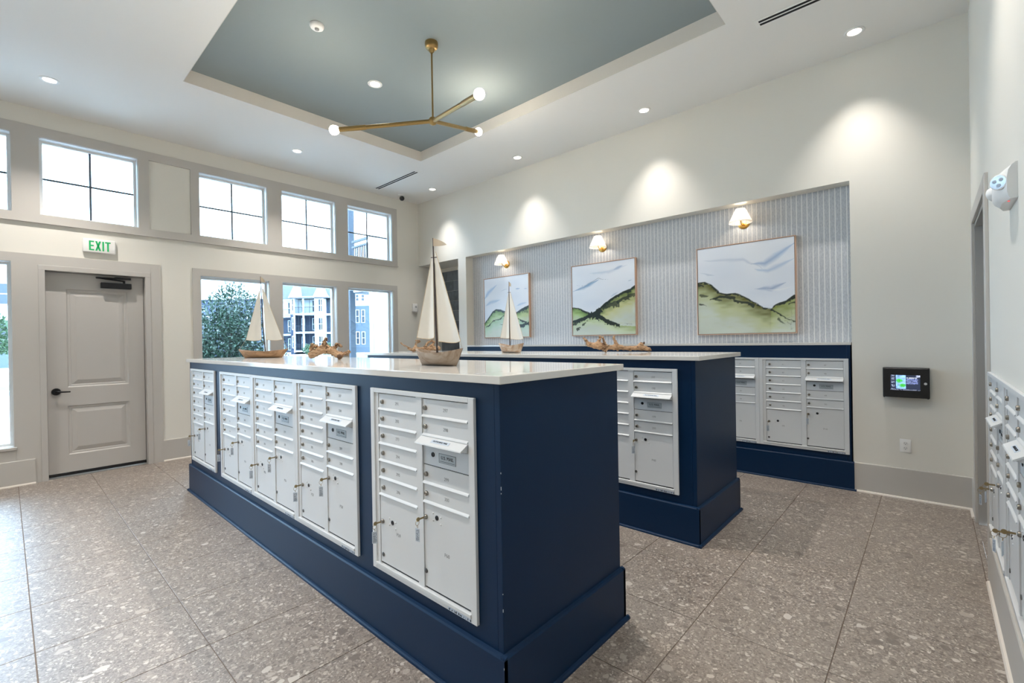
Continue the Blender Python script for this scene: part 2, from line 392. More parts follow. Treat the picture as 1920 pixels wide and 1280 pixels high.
# ------------------------------------------------------------------ trim on the window wall
def trim(name, a0, a1, z0, z1, holes, t=.02):
    mb = MB(); wall_boxes(mb, 'y', a0, a1, z0, z1, holes, YW-t, YW)
    return struct(mb.build(name, trim_m))
PAN = (1.301, 1.758, 3.067, 3.967)
trim('trim_1', X0, 5.089, 2.985, 4.075, [(a, b, *TZ) for a, b in TRANS] + [PAN])
struct(MB().prism([(YW, 2.965), (YW-.034, 2.965), (YW-.034, 2.985), (YW, 2.992)], X0, 5.095, 'x').build('trim_2', trim_m))
trim('trim_3', 1.763, 5.076, 0, 2.606, [(a, b, *LZ) for a, b in LOWER])
trim('trim_4', X0, 1.404, 0, 2.606, [(a, b, *LZ) for a, b in SIDE] + [DOOR])
for k, (a, b) in enumerate(SIDE):
    m = MB(); m.box(a-.02, b+.02, YW-.05, YW-.02, .405, .437, .004); m.box(a-.01, b+.01, YW-.03, YW-.02, .27, .405, .002)
    struct(m.build('trim_%d' % (5+k), trim_m))
# windows: white vinyl frame, muntin cross, glass
def window(i, a, b, z0, z1, cross):
    w = struct(thing('window_%d' % i, None, None, ((a+b)/2, YW, z0))); hw = (b-a)/2; h = z1-z0
    fr = MB()
    D0, D1, q = .095, .16, .032
    fr.box(-hw, -hw+q, D0, D1, 0, h); fr.box(hw-q, hw, D0, D1, 0, h); fr.box(-hw+q, hw-q, D0, D1, 0, q); fr.box(-hw+q, hw-q, D0, D1, h-q, h)
    fr.build('window_frame', white_m, w)
    ln = MB(); t = .006
    ln.box(-hw, -hw+t, 0, D0, 0, h); ln.box(hw-t, hw, 0, D0, 0, h); ln.box(-hw+t, hw-t, 0, D0, h-t, h); ln.box(-hw+t, hw-t, 0, D0, 0, t)
    ln.build('window_reveal', white_m, w)
    MB().box(-hw+q, hw-q, .122, .126, q, h-q).build('pane', glass_m, w)
    if cross:
        mu = MB(); c = .011
        mu.box(-c, c, .112, .121, q, h-q); mu.box(-hw+q, -c, .112, .121, h*.5-c, h*.5+c); mu.box(c, hw-q, .112, .121, h*.5-c, h*.5+c)
        mu.build('muntin', munt_m, w)
    # daylight through this opening: sampling portal, gives no light of its own
    p = lamp('sky_portal', 'AREA', ((a+b)/2, YW+.21, (z0+z1)/2), 1, (1, 1, 1), shape='RECTANGLE', size=b-a, size_y=h)
    p.rotation_euler = (-PI/2, 0, 0); p.data.cycles.is_portal = True
    return w
n = 0
for a, b in TRANS: n += 1; window(n, a, b, *TZ, True)
for a, b in LOWER + SIDE: n += 1; window(n, a, b, *LZ, False)
# exit door in the window wall
dr = struct(thing('door_1', None, None, (DOOR[0], YW, 0)))
dw = DOOR[1]-DOOR[0]; dh = DOOR[3]
m = MB()
for s in (0, 1):
    X = lambda v: v if s == 0 else dw-v
    def bx(a, b, y0, y1, z0, z1): m.box(min(X(a), X(b)), max(X(a), X(b)), y0, y1, z0, z1, .002)
    bx(0, .056, -.028, .2, 0, dh-.056)
    bx(.056, .07, .125, .2, 0, dh-.056)
m.box(0, dw, -.028, .2, dh-.056, dh, .002); m.box(.07, dw-.07, .125, .2, dh-.07, dh-.056)
m.build('door_frame', door_m, dr)
leaf = MB()
lx0, lx1, lz0, lz1, ly = .062, dw-.062, .045, dh-.062, .085
panels = [(.235, .805, 1.055, 2.235), (.232, .81, .25, .835)]
wall_boxes(leaf, 'y', lx0, lx1, lz0, lz1, panels, ly, ly+.04)
leaf.box(lx0, lx1, ly+.02, ly+.045, lz0, lz1)
for a, b, c, d in panels:           # moulded panels: sunk ogee and raised field
    def ring(o1, y1, o2, y2):
        P = [(a+o1, c+o1), (b-o1, c+o1), (b-o1, d-o1), (a+o1, d-o1)]; Q = [(a+o2, c+o2), (b-o2, c+o2), (b-o2, d-o2), (a+o2, d-o2)]
        for k in range(4):
            k2 = (k+1) % 4
            leaf.bm.faces.new([leaf.bm.verts.new(v) for v in ((P[k][0], y1, P[k][1]), (P[k2][0], y1, P[k2][1]), (Q[k2][0], y2, Q[k2][1]), (Q[k][0], y2, Q[k][1]))])
    ring(0, ly, .012, ly+.012); ring(.012, ly+.012, .03, ly+.013); ring(.03, ly+.013, .036, ly+.017); ring(.036, ly+.017, .085, ly+.004)
    o = .085; leaf.bm.faces.new([leaf.bm.verts.new(v) for v in ((a+o, ly+.004, c+o), (b-o, ly+.004, c+o), (b-o, ly+.004, d-o), (a+o, ly+.004, d-o))])
lf = leaf.build('door_leaf', door_m, dr)
MB().box(lx0, lx1, ly-.006, ly+.04, .008, .045, .003).build('door_sweep', black_m, dr)
h = MB(); h.lathe([(.042, 0), (.042, .008), (.036, .016), (0, .016)], 24, (.135, ly, 1.012), (0, -1, 0)); h.tube([(.135, ly-.01, 1.012), (.135, ly-.045, 1.012), (.15, ly-.052, 1.012), (.2, ly-.052, 1.008), (.255, ly-.05, 1.006)], [.011, .011, .011, .010, .008], 10)
h.build('door_handle', blackm_m, dr, 40)
cl = MB(); cl.box(.545, .84, ly-.075, ly, 2.265, 2.335, .006, 2)
cl.build('door_closer', blackm_m, dr)
ar = MB(); ar.box(.5, .8, ly-.05, ly-.032, 2.385, 2.397); ar.tube([(.77, ly-.045, 2.335), (.77, ly-.045, 2.37)], .012, 8); ar.tube([(.77, ly-.045, 2.365), (.5, ly-.07, 2.388)], .009, 8); ar.tube([(.5, ly-.07, 2.388), (.78, ly-.012, 2.398)], .009, 8); ar.box(.68, .84, ly-.035, ly, 2.388, 2.412)
ar.build('closer_arm', blackm_m, dr)
# side door in the right wall
d2 = struct(thing('door_2', None, None, (0, YR, 0)))
m = MB(); cz = 2.5
m.box(RD[0]-.1, RD[0], 0, .018, 0, cz, .002); m.box(RD[1], RD[1]+.1, 0, .018, 0, cz, .002); m.box(RD[0], RD[1], 0, .018, RD[3], cz, .002)
m.build('door_casing', trim_m, d2)
m = MB(); m.box(RD[0], RD[0]+.03, -.16, 0, 0, RD[3]); m.box(RD[1]-.03, RD[1], -.16, 0, 0, RD[3]); m.box(RD[0]+.03, RD[1]-.03, -.16, 0, RD[3]-.03, RD[3])
m.build('door_frame', jamb_m, d2)
MB().box(RD[0]+.03, RD[1]-.03, -.14, -.1, .012, RD[3]-.03, .003).build('door_leaf', door_m, d2)
h = MB(); h.lathe([(.035, 0), (.035, .01), (.03, .016), (0, .016)], 20, (4.24, -.1, .92), (0, 1, 0)); h.tube([(4.24, -.085, .92), (4.24, -.03, .92), (4.26, -.02, .92), (4.36, -.02, .917)], .01, 8)
h.build('door_handle', blackm_m, d2, 40)
MB().box(4.5, 4.8, -.1, -.03, 2.24, 2.32, .006).build('door_closer', blackm_m, d2)
MB().box(RD[0], RD[1], YR-.2, YR, -.05, -.002).build('threshold', terr_m, floor)

# ------------------------------------------------------------------ baseboards with shoe moulding
def baseboard(name, p0, p1, nrm, ends=''):
    """p0->p1 along the wall face, nrm into the room"""
    o = struct(thing(name, None, None)); P0, P1, N = Vector((*p0, 0)), Vector((*p1, 0)), Vector((*nrm, 0)); d = (P1-P0)
    def strip(prof, nm, mt):
        bm = MB(); A = [bm.bm.verts.new(P0 + N*a + Vector((0, 0, b))) for a, b in prof]; B = [bm.bm.verts.new(P1 + N*a + Vector((0, 0, b))) for a, b in prof]; k = len(prof)
        bm.bm.faces.new(A[::-1]); bm.bm.faces.new(B)
        for i in range(k): bm.bm.faces.new((A[i], A[(i+1) % k], B[(i+1) % k], B[i]))
        bm.build(nm, mt, o)
    strip([(0, 0), (.018, 0), (.018, .275), (.014, .281), (0, .281)], 'board', trim_m)
    strip([(.018, 0), (.034, 0), (.033, .008), (.028, .015), (.018, .018)], 'shoe_moulding', shoe_m)
baseboard('baseboard_left', (1.404, YW), (1.763, YW), (0, -1))
baseboard('baseboard_left', (5.076, YW), (6.15, YW), (0, -1))
baseboard('baseboard_left', (X0, YW-.02), (.22, YW-.02), (0, -1))
baseboard('baseboard_far', (XM, YR), (XM, .575), (-1, 0))
baseboard('baseboard_far', (XM, 6.185), (XM, 6.39), (-1, 0))
baseboard('baseboard_right', (5.33, YR), (XM, YR), (0, 1))
baseboard('baseboard_right', (X0, YR), (4.01, YR), (0, 1))

# ------------------------------------------------------------------ islands and the back cabinet
def cabinet(name, label, x0, x1, y0, y1, top, built_in=False):
    t = thing(name, label, 'cabinet', (x0, y0, 0)); w, l = x1-x0, y1-y0; e = .032
    b = MB(); b.box(.0015, w, e, l-(0 if built_in else e), .0, top)
    b.build('body', navy_m, t)
    if not built_in:
        for nm, a, c in (('end_panel', 0, e-.0015), ('end_panel', l-e+.0015, l)): MB().box(0, w, a, c, 0, top, .0015).build(nm, navy_m, t)
    else: MB().box(0, w, 0, e-.0015, 0, top, .001).build('end_panel', navy_m, t)
    pl = MB(); q = .02; z = .283
    prof = [(0, 0), (-q, 0), (-q, z-.012), (-q+.006, z-.004), (0, z)]
    pl.prism(prof, -q, l+q if not built_in else l, 'y')
    sh = MB(); r = .017; sp = [(-q, 0), (-q-r, 0), (-q-r+.002, .01), (-q-r*.5, .016), (-q, .018)]
    sh.prism(sp, -q-r, l+q+r if not built_in else l, 'y')
    if not built_in:
        pl.prism([(w-a, c) for a, c in prof], -q, l+q, 'y'); pl.prism(prof, -q+.001, w+q-.001, 'x'); pl.prism([(l-a, c) for a, c in prof], -q+.001, w+q-.001, 'x')
        sh.prism([(w-a, c) for a, c in sp], -q-r, l+q+r, 'y'); sh.prism(sp, -q-r, w+q+r, 'x'); sh.prism([(l-a, c) for a, c in sp], -q-r, w+q+r, 'x')
    pl.build('plinth', navy_m, t); sh.build('shoe_moulding', navy_m, t)
    return t
TOP1, TH = 1.358, .033
IX1, IX2, IY0, IY1 = (1.317, 2.243), (3.40, 4.328), 1.269, 5.815
i1 = cabinet('island_cabinet', 'long navy mailbox island nearest the camera, with five white mailbox units', *IX1, IY0, IY1, TOP1)
i2 = cabinet('island_cabinet', 'navy mailbox island in the middle, standing behind the front island', *IX2, IY0+.012, IY1, TOP1)
bc = cabinet('wall_cabinet', 'navy built in mailbox cabinet under the striped wallpaper niche', XM-.008, XM+DP, .59, 6.172, 1.426, True)
# little knocks in the paint on the near corner of the front island
k = MB()
for z, hh in ((1.0, .006), (.935, .014), (.92, .004), (.52, .004), (.45, .012)):
    k.box(-.0005, .0015, -.0005, .001, z, z+hh)
for z in (.24, .1, .02): k.box(-.0208, -.0195, -.0208, -.019, z, z+.008)
k.build('paint_chip', chip_m, i1)['kind'] = 'stuff'
for nm, lb, (xa, xb), z in (('worktop', 'white quartz worktop on the front island, under two sailboats', IX1, TOP1), ('worktop', 'white quartz worktop on the middle island, under one sailboat', IX2, TOP1)):
    o = MB().box(xa-.027, xb+.02, IY0-.03, IY1+.03, z, z+TH, .003, 2).build(nm, quartz_m); tag(o, lb, 'worktop', 'quartz worktops')
o = MB().box(XM-.014, XM+DP-.001, .582, 6.176, 1.427, 1.453, .002, 2).build('worktop', quartz_m); tag(o, 'narrow white quartz ledge on the wall cabinet below the paintings', 'worktop', 'quartz worktops')

# ------------------------------------------------------------------ mailbox units
UW, UH = .8, .947
C1, C2 = (.066, .394), (.442, .756)
def door_mesh(w, h, lip=True):
    b = MB(); b.box(0, w, -.006, -.0015, .002, h-.002)
    if lip: b.prism([(-.006, .0125), (-.013, .006), (-.015, .002), (-.0138, .0005), (-.006, .002)], 0, w, 'x')
    return b.mesh('mailbox_door')
R1 = [.922, .836, .748, .658, .570, .480, .393]; R2a = [.922, .836, .749]; R2b = [.616, .527, .438]
PZ1, PZ2 = .393, .438; PB = .044
DM = {}
def dmesh(w, h, lip):
    k = (round(w, 4), round(h, 4), lip)
    if k not in DM: DM[k] = door_mesh(w, h, lip)
    return DM[k]
fm = MB()
back_me = MB().box(.03, UW-.03, -.0015, 0, .015, UH-.015).mesh('back_panel')  # dark sheet behind the doors paints the shade in their gaps
fm.box(0, .034, -.016, 0, 0, UH, .0015); fm.box(UW-.034, UW, -.016, 0, 0, UH, .0015); fm.box(.034, UW-.034, -.016, 0, UH-.022, UH, .0015); fm.box(.034, UW-.034, -.016, 0, 0, .020, .0015)
fm.box(.034, C1[0]-.002, -.009, 0, .020, UH-.022); fm.box(C2[1]+.002, UW-.034, -.009, 0, .020, UH-.022); fm.box(C1[1]+.002, C2[0]-.002, -.011, 0, .036, UH-.022)
fm.box(.034, UW-.034, -.021, 0, .021, .036, .001)
fm.box(C2[0]-.002, C2[1]+.002, -.005, 0, .708, .748)
frame_me = fm.mesh('frame')
lock_me = MB().lathe([(.0115, 0), (.0115, .005), (.0105, .009), (.008, .011), (.0075, .0095), (0, .0095)], 14, (0, 0, 0), (0, -1, 0)).mesh('lock', 40)
slot_me = MB().box(-.0012, .0012, -.0104, -.0094, -.005, .005).mesh('key_slot')
disc_me = MB().lathe([(.0105, 0), (.0105, .003), (.009, .004), (0, .004)], 14, (0, 0, 0), (0, -1, 0)).mesh('disc', 40)
arrow_me = MB().lathe([(.0115, 0), (.0115, .002), (.009, .003), (.0085, .001), (0, .001)], 14, (0, 0, 0), (0, -1, 0)).mesh('arrow_lock', 40)
bump_me = MB().lathe([(.005, 0), (.0045, .002), (.0025, .0035), (0, .004)], 8, (0, 0, 0), (0, -1, 0)).mesh('rivet', 60)
hood = MB(); hx0, hx1 = C2[0]-.004, C2[1]+.002; zb, zf, yf = .7505, .722, -.052
hood.prism([(0, zb-.006), (0, zb), (-.010, zb), (yf, zf+.003), (yf-.002, zf-.002), (yf+.002, zf-.004), (-.010, zb-.008)], hx0, hx1, 'x')
hood.prism([(-.003, zb-.008), (yf+.008, zf-.002), (-.003, .709)], hx1-.006, hx1-.004, 'x'); hood.prism([(-.003, zb-.008), (yf+.008, zf-.002), (-.003, .709)], hx0+.004, hx0+.006, 'x')
hood_me = hood.mesh('outgoing_hood')
hang = math.atan2(zb-zf-.003, -yf-.010)
hsl_me = MB().box(-.062, .062, -.009, .009, 0, .0006).mesh('hood_sticker')
slotm_me = MB().box(C2[0]+.006, C2[1]-.006, -.0065, -.005, .711, .740).mesh('mail_slot')
panel_me = MB().box(C2[0], C2[1], -.004, -.0015, .618, .706).mesh('mail_panel')
plab = MB(); plab.box(-.058, .058, -.0012, 0, -.021, .021); plab_me = plab.mesh('name_plate')
pl2 = MB(); pl2.box(-.05, .05, -.0016, -.0012, -.0142, -.0128); pl2.box(-.0575, .0575, -.0016, -.0012, .0196, .0206); pl2.box(-.0575, .0575, -.0016, -.0012, -.0206, -.0196); pl2.box(-.0575, -.0565, -.0016, -.0012, -.0196, .0196); pl2.box(.0565, .0575, -.0016, -.0012, -.0196, .0196)
plr_me = pl2.mesh('plate_rule')
st = MB(); st.box(0, .15, -.0006, 0, 0, .015); st_me = st.mesh('maker_sticker')
stm = MB(); r2 = random.Random(3); x = .004
while x < .145:
    w = r2.choice((.0015, .003, .006)); stm.box(x, x+w, -.001, -.0006, .003, .003+r2.choice((.006, .009))); x += w + r2.choice((.002, .003, .010))
stm_me = stm.mesh('sticker_marks')
def mail_unit(label, loc, rz, first=None, group='mailbox units'):
    t = thing('mailbox_unit', label, 'mailbox', loc, rz, group)
    put(frame_me, 'frame', mail_m, t); put(back_me, 'back_panel', gap_m, t)
    def door(c, z0, z1, num, lx, name='mailbox_door', lip=True):
        d = put(dmesh(c[1]-c[0], z1-z0, lip), name, mail_m, t, (c[0], 0, z0)); hz = (z1-z0)/2
        if num is not None: text(num, .022, num_m, d, (.165, -.0062, hz-.002))
        lk = put(lock_me, 'lock', nickel_m, d, (lx-c[0], -.006, hz))
        return d
    for i in range(6): door(C1, R1[i+1], R1[i], str(first+i) if first else None, .103)
    for i in range(2): door(C2, R2a[i+1], R2a[i], str(first+6+i) if first else None, .464)
    for i in range(2): door(C2, R2b[i+1], R2b[i], str(first+8+i) if first else None, .464)
    for c, top, kz, dz, ax, nm, nz_ in ((C1, PZ1, .258, .085, .175, 9, .175), (C2, PZ2, .371, .117, .535, 10, .185)):
        d = put(dmesh(c[1]-c[0], top-PB, False), 'parcel_door', mail_m, t, (c[0], 0, PB))
        put(lock_me, 'lock', nickel_m, d, ((.089 if c is C1 else .456)-c[0], -.006, kz-PB))
        put(disc_me, 'blank_lock', steel_m, d, ((.087 if c is C1 else .450)-c[0], -.006, dz-PB))
        put(arrow_me, 'master_lock', black_m, d, (ax-c[0], -.006, kz-PB+.012))
        for s_, t_ in ((-.027, .016), (-.027, -.016), (.028, .008), (.028, -.024)): put(bump_me, 'rivet', mail_m, d, (ax-c[0]+s_, -.006, kz-PB+.012+t_))
        if first: text('P%d' % ((first+9)//5 - (1 if c is C1 else 0)), .024, num_m, d, (.16, -.0062, nz_ - .0), 'number')
    h = put(hood_me, 'outgoing_hood', mail_m, t)
    s = put(hsl_me, 'hood_sticker', stick_m, h, ((hx0+hx1)/2, (yf-.010)/2, (zb+zf+.003)/2+.0003), (hang, 0, 0))
    me = text_mesh('OUTGOING MAIL', .0125)
    o = put(me, 'lettering', ink_m, h, ((hx0+hx1)/2, (yf-.010)/2-.0005, (zb+zf+.003)/2+.0014), (hang-PI/2, 0, 0))
    put(slotm_me, 'mail_slot', gap_m, t)
    p = put(panel_me, 'mail_panel', mailin_m, t)
    put(arrow_me, 'master_lock', black_m, p, (.512, -.004, .668)); put(plab_me, 'name_plate', plate_m, p, (.613, -.004, .660)); put(plr_me, 'plate_rule', ink_m, p, (.613, -.004, .660))
    text('U.S. MAIL', .021, ink_m, p, (.613, -.0056, .663), 'lettering')
    k = put(st_me, 'maker_sticker', stick_m, t, (.615, -.016, .002)); put(stm_me, 'sticker_marks', ink_m, k)
    return t
key_me = MB(); key_me.box(-.0012, .0012, -.034, -.008, -.004, .004); key_me.lathe([(.010, -.0012), (.010, .0012)], 14, (0, -.041, 0), (1, 0, 0)); KEY = key_me.mesh('key', 40)
RING = MB().torus((0, -.045, -.014), .0125, .0011, (1, .25, 0), 18, 6); RING.torus((0, -.045, -.032), .006, .0009, (.2, 1, 0), 12, 6); RING = RING.mesh('ring', 60)
TAGM = MB().box(-.013, .013, -.0462, -.0445, -.100, -.040, .0006).mesh('tag')
ti = MB(); r3 = random.Random(5)
for i in range(4):
    for j in range(11):
        if r3.random() < .8: ti.box(-.008+i*.0048, -.0052+i*.0048, -.0466, -.0462, -.095+j*.0046, -.092+j*.0046)
TINK = ti.mesh('tag_print')
def key_set(label, unit, u, z, yaw=0.):
    M_ = unit.matrix_basis if False else Matrix.Translation(unit.location) @ Matrix.Rotation(unit.rotation_euler.z, 4, 'Z')
    p = M_ @ Vector((u, -.012, z))
    t = thing('key_set', label, 'key', p, unit.rotation_euler.z, 'keys left in parcel locks')
    put(KEY, 'key', keyb_m, t); put(RING, 'key_ring', keyb_m, t); g = put(TAGM, 'key_tag', tag_m, t); put(TINK, 'tag_print', tagink_m, g)
    if yaw:
        piv = Vector((0, -.0455, 0)); 
        g.rotation_euler.z = yaw; g.location = piv - Matrix.Rotation(yaw, 3, 'Z') @ piv
    return t
UZ = .345
ys = [5.728, 4.7645, 3.964, 3.1635, 2.206]
nums = [251, 261, 271, 281, 291]
say = ['at far end of front island', 'left of the joined three, front island', 'middle of the joined three, front island', 'right of the joined three, front island', 'at near end of front island']
for y, n0, s in zip(ys, nums, say):
    u = mail_unit('white mailbox unit numbered %d to %d %s' % (n0, n0+9, s), (IX1[0]+.0005, y, UZ), FACE, n0)
    key_set('brass key in left parcel door of mailbox %s' % s, u, .089, .258, .9 if n0 % 20 else 1.1)
    key_set('brass key in right parcel door of mailbox %s' % s, u, .456, .371, .15 if n0 == 291 else .6)
for y, n0, s in ((2.213, 191, 'at near end of middle island'), (3.17, 181, 'second from near end, middle island')):
    u = mail_unit('white mailbox unit numbered %d to %d %s' % (n0, n0+9, s), (IX2[0]+.0005, y, UZ), FACE, n0)
    if n0 == 191: key_set('brass key in right parcel door of mailbox %s' % s, u, .456, .371, .5)
for y, n0, s in ((1.405, 41, 'at right end of wall cabinet'), (2.2065, 31, 'second from right, wall cabinet')):
    u = mail_unit('white mailbox unit numbered %d to %d %s' % (n0, n0+9, s), (XM-.0075, y, UZ), FACE, n0)
    if n0 == 41:
        key_set('brass key in left parcel door of mailbox %s' % s, u, .089, .258, .2); key_set('brass key in right parcel door of mailbox %s' % s, u, .456, .371, .8)
for x, s in ((3.987, 'beside right wall door'), (3.1865, 'second from right wall door'), (2.386, 'third from right wall door')):
    u = mail_unit('white mailbox unit set in right wall %s' % s, (x, YR+.0005, UZ), PI)
    if x > 3: key_set('brass key in left parcel door of mailbox %s' % s, u, .089, .258, .3); key_set('brass key in right parcel door of mailbox %s' % s, u, .456, .371, -.3)

# ------------------------------------------------------------------ paintings
def seg_dist(P, pts):
    best = np.full(P.shape[:-1], 9.); par = np.zeros(P.shape[:-1]); n_ = len(pts)-1
    for i in range(n_):
        a, b = np.array(pts[i]), np.array(pts[i+1]); d = b-a
        t = np.clip(((P-a) @ d)/(d @ d), 0, 1); q = np.linalg.norm(P-a-t[..., None]*d, axis=-1)
        w = q < best; best[w] = q[w]; par[w] = (i+t[w])/n_
    return best, par
def vnoise(P, f, seed):
    r = np.random.RandomState(seed); g = r.rand(64, 64); x = P[..., 0]*f[0]; y = P[..., 1]*f[1]
    xi, yi = np.floor(x).astype(int), np.floor(y).astype(int); u, v = x-xi, y-yi; u = u*u*(3-2*u); v = v*v*(3-2*v)
    G = lambda a, b: g[a % 64, b % 64]
    return (G(xi, yi)*(1-u)+G(xi+1, yi)*u)*(1-v) + (G(xi, yi+1)*(1-u)+G(xi+1, yi+1)*u)*v
def L3(h): return np.array(lin(h))
def canvas_colors(P, spec, seed):
    s = P[..., 0]; n1 = vnoise(P, (3, 9), seed); n2 = vnoise(P, (14, 40), seed+1); n3 = vnoise(P, (50, 50), seed+2)
    sky = L3('e6ebf3')*(1-n1[..., None]*.55) + L3('d3dcea')*(n1[..., None]*.55)
    col = sky.copy()
    for pts, wd, c, a in spec['sky']:
        d, t = seg_dist(P + (n2[..., None]-.5)*.014, pts); k = np.clip(1-d/(wd*np.sin(PI*np.clip(t, .04, .96))+1e-4), 0, 1)**1.1*a
        col = col*(1-k[..., None]) + L3(c)*k[..., None]
    for ridge, low in spec['hills']:
        xs, zs = zip(*ridge); top = np.interp(s, xs, zs); ok = (s >= xs[0]) & (s <= xs[-1]) & (P[..., 1] < top)
        dep = np.clip((top-P[..., 1])/low[2], 0, 1); dep = np.clip(dep + (n2-.5)*.25, 0, 1)[..., None]
        c = np.where(dep < .5, L3(low[0])*(1-2*dep)+L3(low[1])*2*dep, L3(low[1])*(2-2*dep)+L3('cdd5c8')*(2*dep-1))
        c = c*(1-.18*(n1[..., None]-.5))
        col = np.where(ok[..., None], c, col)
    for pts, w0, w1, a in spec['ink']:
        d, t = seg_dist(P + np.stack([n2-.5, n3-.5], -1)*.016, pts); w = (w0+(w1-w0)*t)*(.55+.9*n3); k = np.clip((w-d)/.006, 0, 1)*a
        col = col*(1-k[..., None]) + L3('1c2a22')*k[..., None]
    return col
def painting(label, yl, w, h, z0, spec, seed):
    t = thing('painting', label, 'painting', (XM+DP, yl, z0), FACE, 'paintings on the striped wall')
    N = 200; q = .012; D = .045
    g = MB(); g.grid(lambda u, v: (q+u*(w-2*q), -D+.004, q+v*(h-2*q)), N, N); me = g.mesh('canvas')
    co = np.zeros(len(me.vertices)*3); me.vertices.foreach_get('co', co); co = co.reshape(-1, 3)
    P = np.stack([(co[:, 0]-q)/(w-2*q), (co[:, 2]-q)/(h-2*q)], -1)
    rgb = canvas_colors(P, spec, seed); ca = me.color_attributes.new('paint', 'FLOAT_COLOR', 'POINT')
    ca.data.foreach_set('color', np.concatenate([np.clip(rgb, 0, 1), np.ones((len(rgb), 1))], 1).astype('f').ravel())
    put(me, 'canvas', paint_m, t)
    MB().box(q, w-q, -D+.006, -.002, q, h-q).build('canvas_backing', white_m, t)
    f = MB(); c = .008
    f.box(0, c, -D, 0, 0, h); f.box(w-c, w, -D, 0, 0, h); f.box(c, w-c, -D, 0, 0, c); f.box(c, w-c, -D, 0, h-c, h)
    f.build('picture_frame', frame_m, t)
    gp = MB(); gp.box(c, q, -D+.001, -D+.006, c, h-c); gp.box(w-q, w-c, -D+.001, -D+.006, c, h-c); gp.box(q, w-q, -D+.001, -D+.006, c, q); gp.box(q, w-q, -D+.001, -D+.006, h-q, h-c)
    gp.build('shadow_gap', mat('shadow_gap_brown', '4c342b', .8) if 'shadow_gap_brown' not in MATS else MATS['shadow_gap_brown'], t)
    return t
HG = ('5b6a26', 'b3b878', .22); HG2 = ('6d8a3a', 'bccf9a', .2); HM = ('8fa86a', 'bdd0ae', .3)
spec3 = dict(sky=[([(.58, .76), (.72, .75), (.85, .83), (1, .93)], .05, '7fa3cc', .75), ([(.62, .70), (.75, .67), (.88, .72), (1, .77)], .035, '8eb0d4', .55), ([(.62, .485), (.78, .475), (.92, .53)], .035, '7795bd', .7), ([(.05, .86), (.3, .84), (.5, .82), (.7, .70)], .03, 'aab9cf', .5), ([(.02, .73), (.12, .69), (.2, .68)], .012, '93a8c0', .5), ([(.72, .475), (.86, .455), (.98, .48)], .012, 'f0f3f6', .8)],
    hills=[([(0, .60), (.08, .605), (.15, .565), (.25, .465), (.33, .445), (.42, .45), (.5, .41), (.6, .34), (.7, .27), (.78, .25), (.85, .20), (.92, .145), (1, .11)], ('5f5f22', 'bfc698', .33)), ([(.775, .245), (.80, .28), (.86, .31), (.93, .325), (1, .375)], ('7f8a3e', 'c3cc9c', .3))],
    ink=[([(0, .60), (.08, .605), (.15, .565), (.25, .465), (.33, .445), (.42, .45), (.5, .41), (.6, .34), (.7, .27), (.78, .25), (.85, .20), (.92, .145), (1, .11)], .014, .007, 1), ([(.775, .245), (.80, .28), (.86, .31), (.93, .325), (1, .375)], .007, .02, 1), ([(0, .585), (.06, .565)], .025, .012, .9), ([(.03, .46), (.12, .44)], .016, .008, .8), ([(.14, .40), (.25, .43), (.34, .41), (.40, .395)], .008, .028, .95), ([(.4, .375), (.48, .345), (.54, .335), (.6, .30)], .014, .022, .95), ([(.02, .355), (.06, .35), (.1, .33)], .012, .004, .9), ([(.2, .405), (.26, .385)], .012, .01, .8), ([(.83, .165), (.99, .158)], .003, .003, .8), ([(.845, .15), (.87, .12), (.91, .085)], .012, .005, .8), ([(.965, .24), (.965, .10), (.955, .03), (.97, .045), (.975, .03), (.95, .025)], .0028, .0028, .9), ([(.9, .125), (.955, .095), (.96, .08)], .004, .003, .8), ([(.95, .3), (1, .31)], .01, .014, .9)])
spec2 = dict(sky=[([(.02, .645), (.2, .68), (.33, .73), (.45, .77)], .035, '5f93bd', .85), ([(.07, .72), (.22, .70), (.35, .755), (.44, .79), (.52, .77), (.6, .755)], .006, '4f6d85', .8), ([(.68, .88), (.82, .925)], .025, '7c9cc4', .8), ([(.63, .52), (.76, .58)], .018, 'a4b6cd', .6), ([(.9, .71), (.96, .725)], .008, '6b8aa6', .8), ([(.3, .87), (.6, .86), (.9, .93)], .03, 'b3c4d9', .6)],
    hills=[([(0, .40), (.1, .385), (.2, .345), (.3, .30), (.35, .29)], ('55762c', 'a9c57f', .2)), ([(.33, .29), (.45, .345), (.55, .425), (.65, .48), (.75, .525), (.85, .565), (.93, .585), (1, .63)], ('546a22', 'c8c98f', .32)), ([(0, .19), (.12, .22), (.25, .25), (.4, .25), (.55, .20), (.75, .12), (1, .10)], ('9fb26f', 'ccd8b6', .15))],
    ink=[([(0, .40), (.1, .385), (.2, .345), (.3, .30), (.35, .285)], .012, .016, 1), ([(.33, .285), (.45, .345), (.55, .425), (.65, .48), (.75, .525), (.85, .565), (.93, .585), (1, .625)], .02, .022, 1), ([(0, .195), (.12, .215), (.25, .25), (.36, .285), (.46, .335)], .022, .045, 1), ([(.34, .28), (.45, .25), (.55, .19), (.66, .15), (.76, .12)], .05, .02, 1), ([(.52, .36), (.62, .40), (.72, .42)], .02, .045, .85), ([(.74, .44), (.82, .475), (.9, .485)], .02, .03, .9), ([(.9, .52), (1, .52)], .02, .025, .8), ([(0, .155), (.06, .17), (.12, .19)], .025, .02, .9), ([(.08, .09), (.13, .11)], .022, .012, .9), ([(.17, .15), (.22, .175)], .016, .012, .85), ([(.7, .10), (.85, .095)], .008, .004, .6), ([(.84, .145), (.95, .13)], .005, .006, .7), ([(.28, .24), (.36, .26)], .012, .015, .8)])
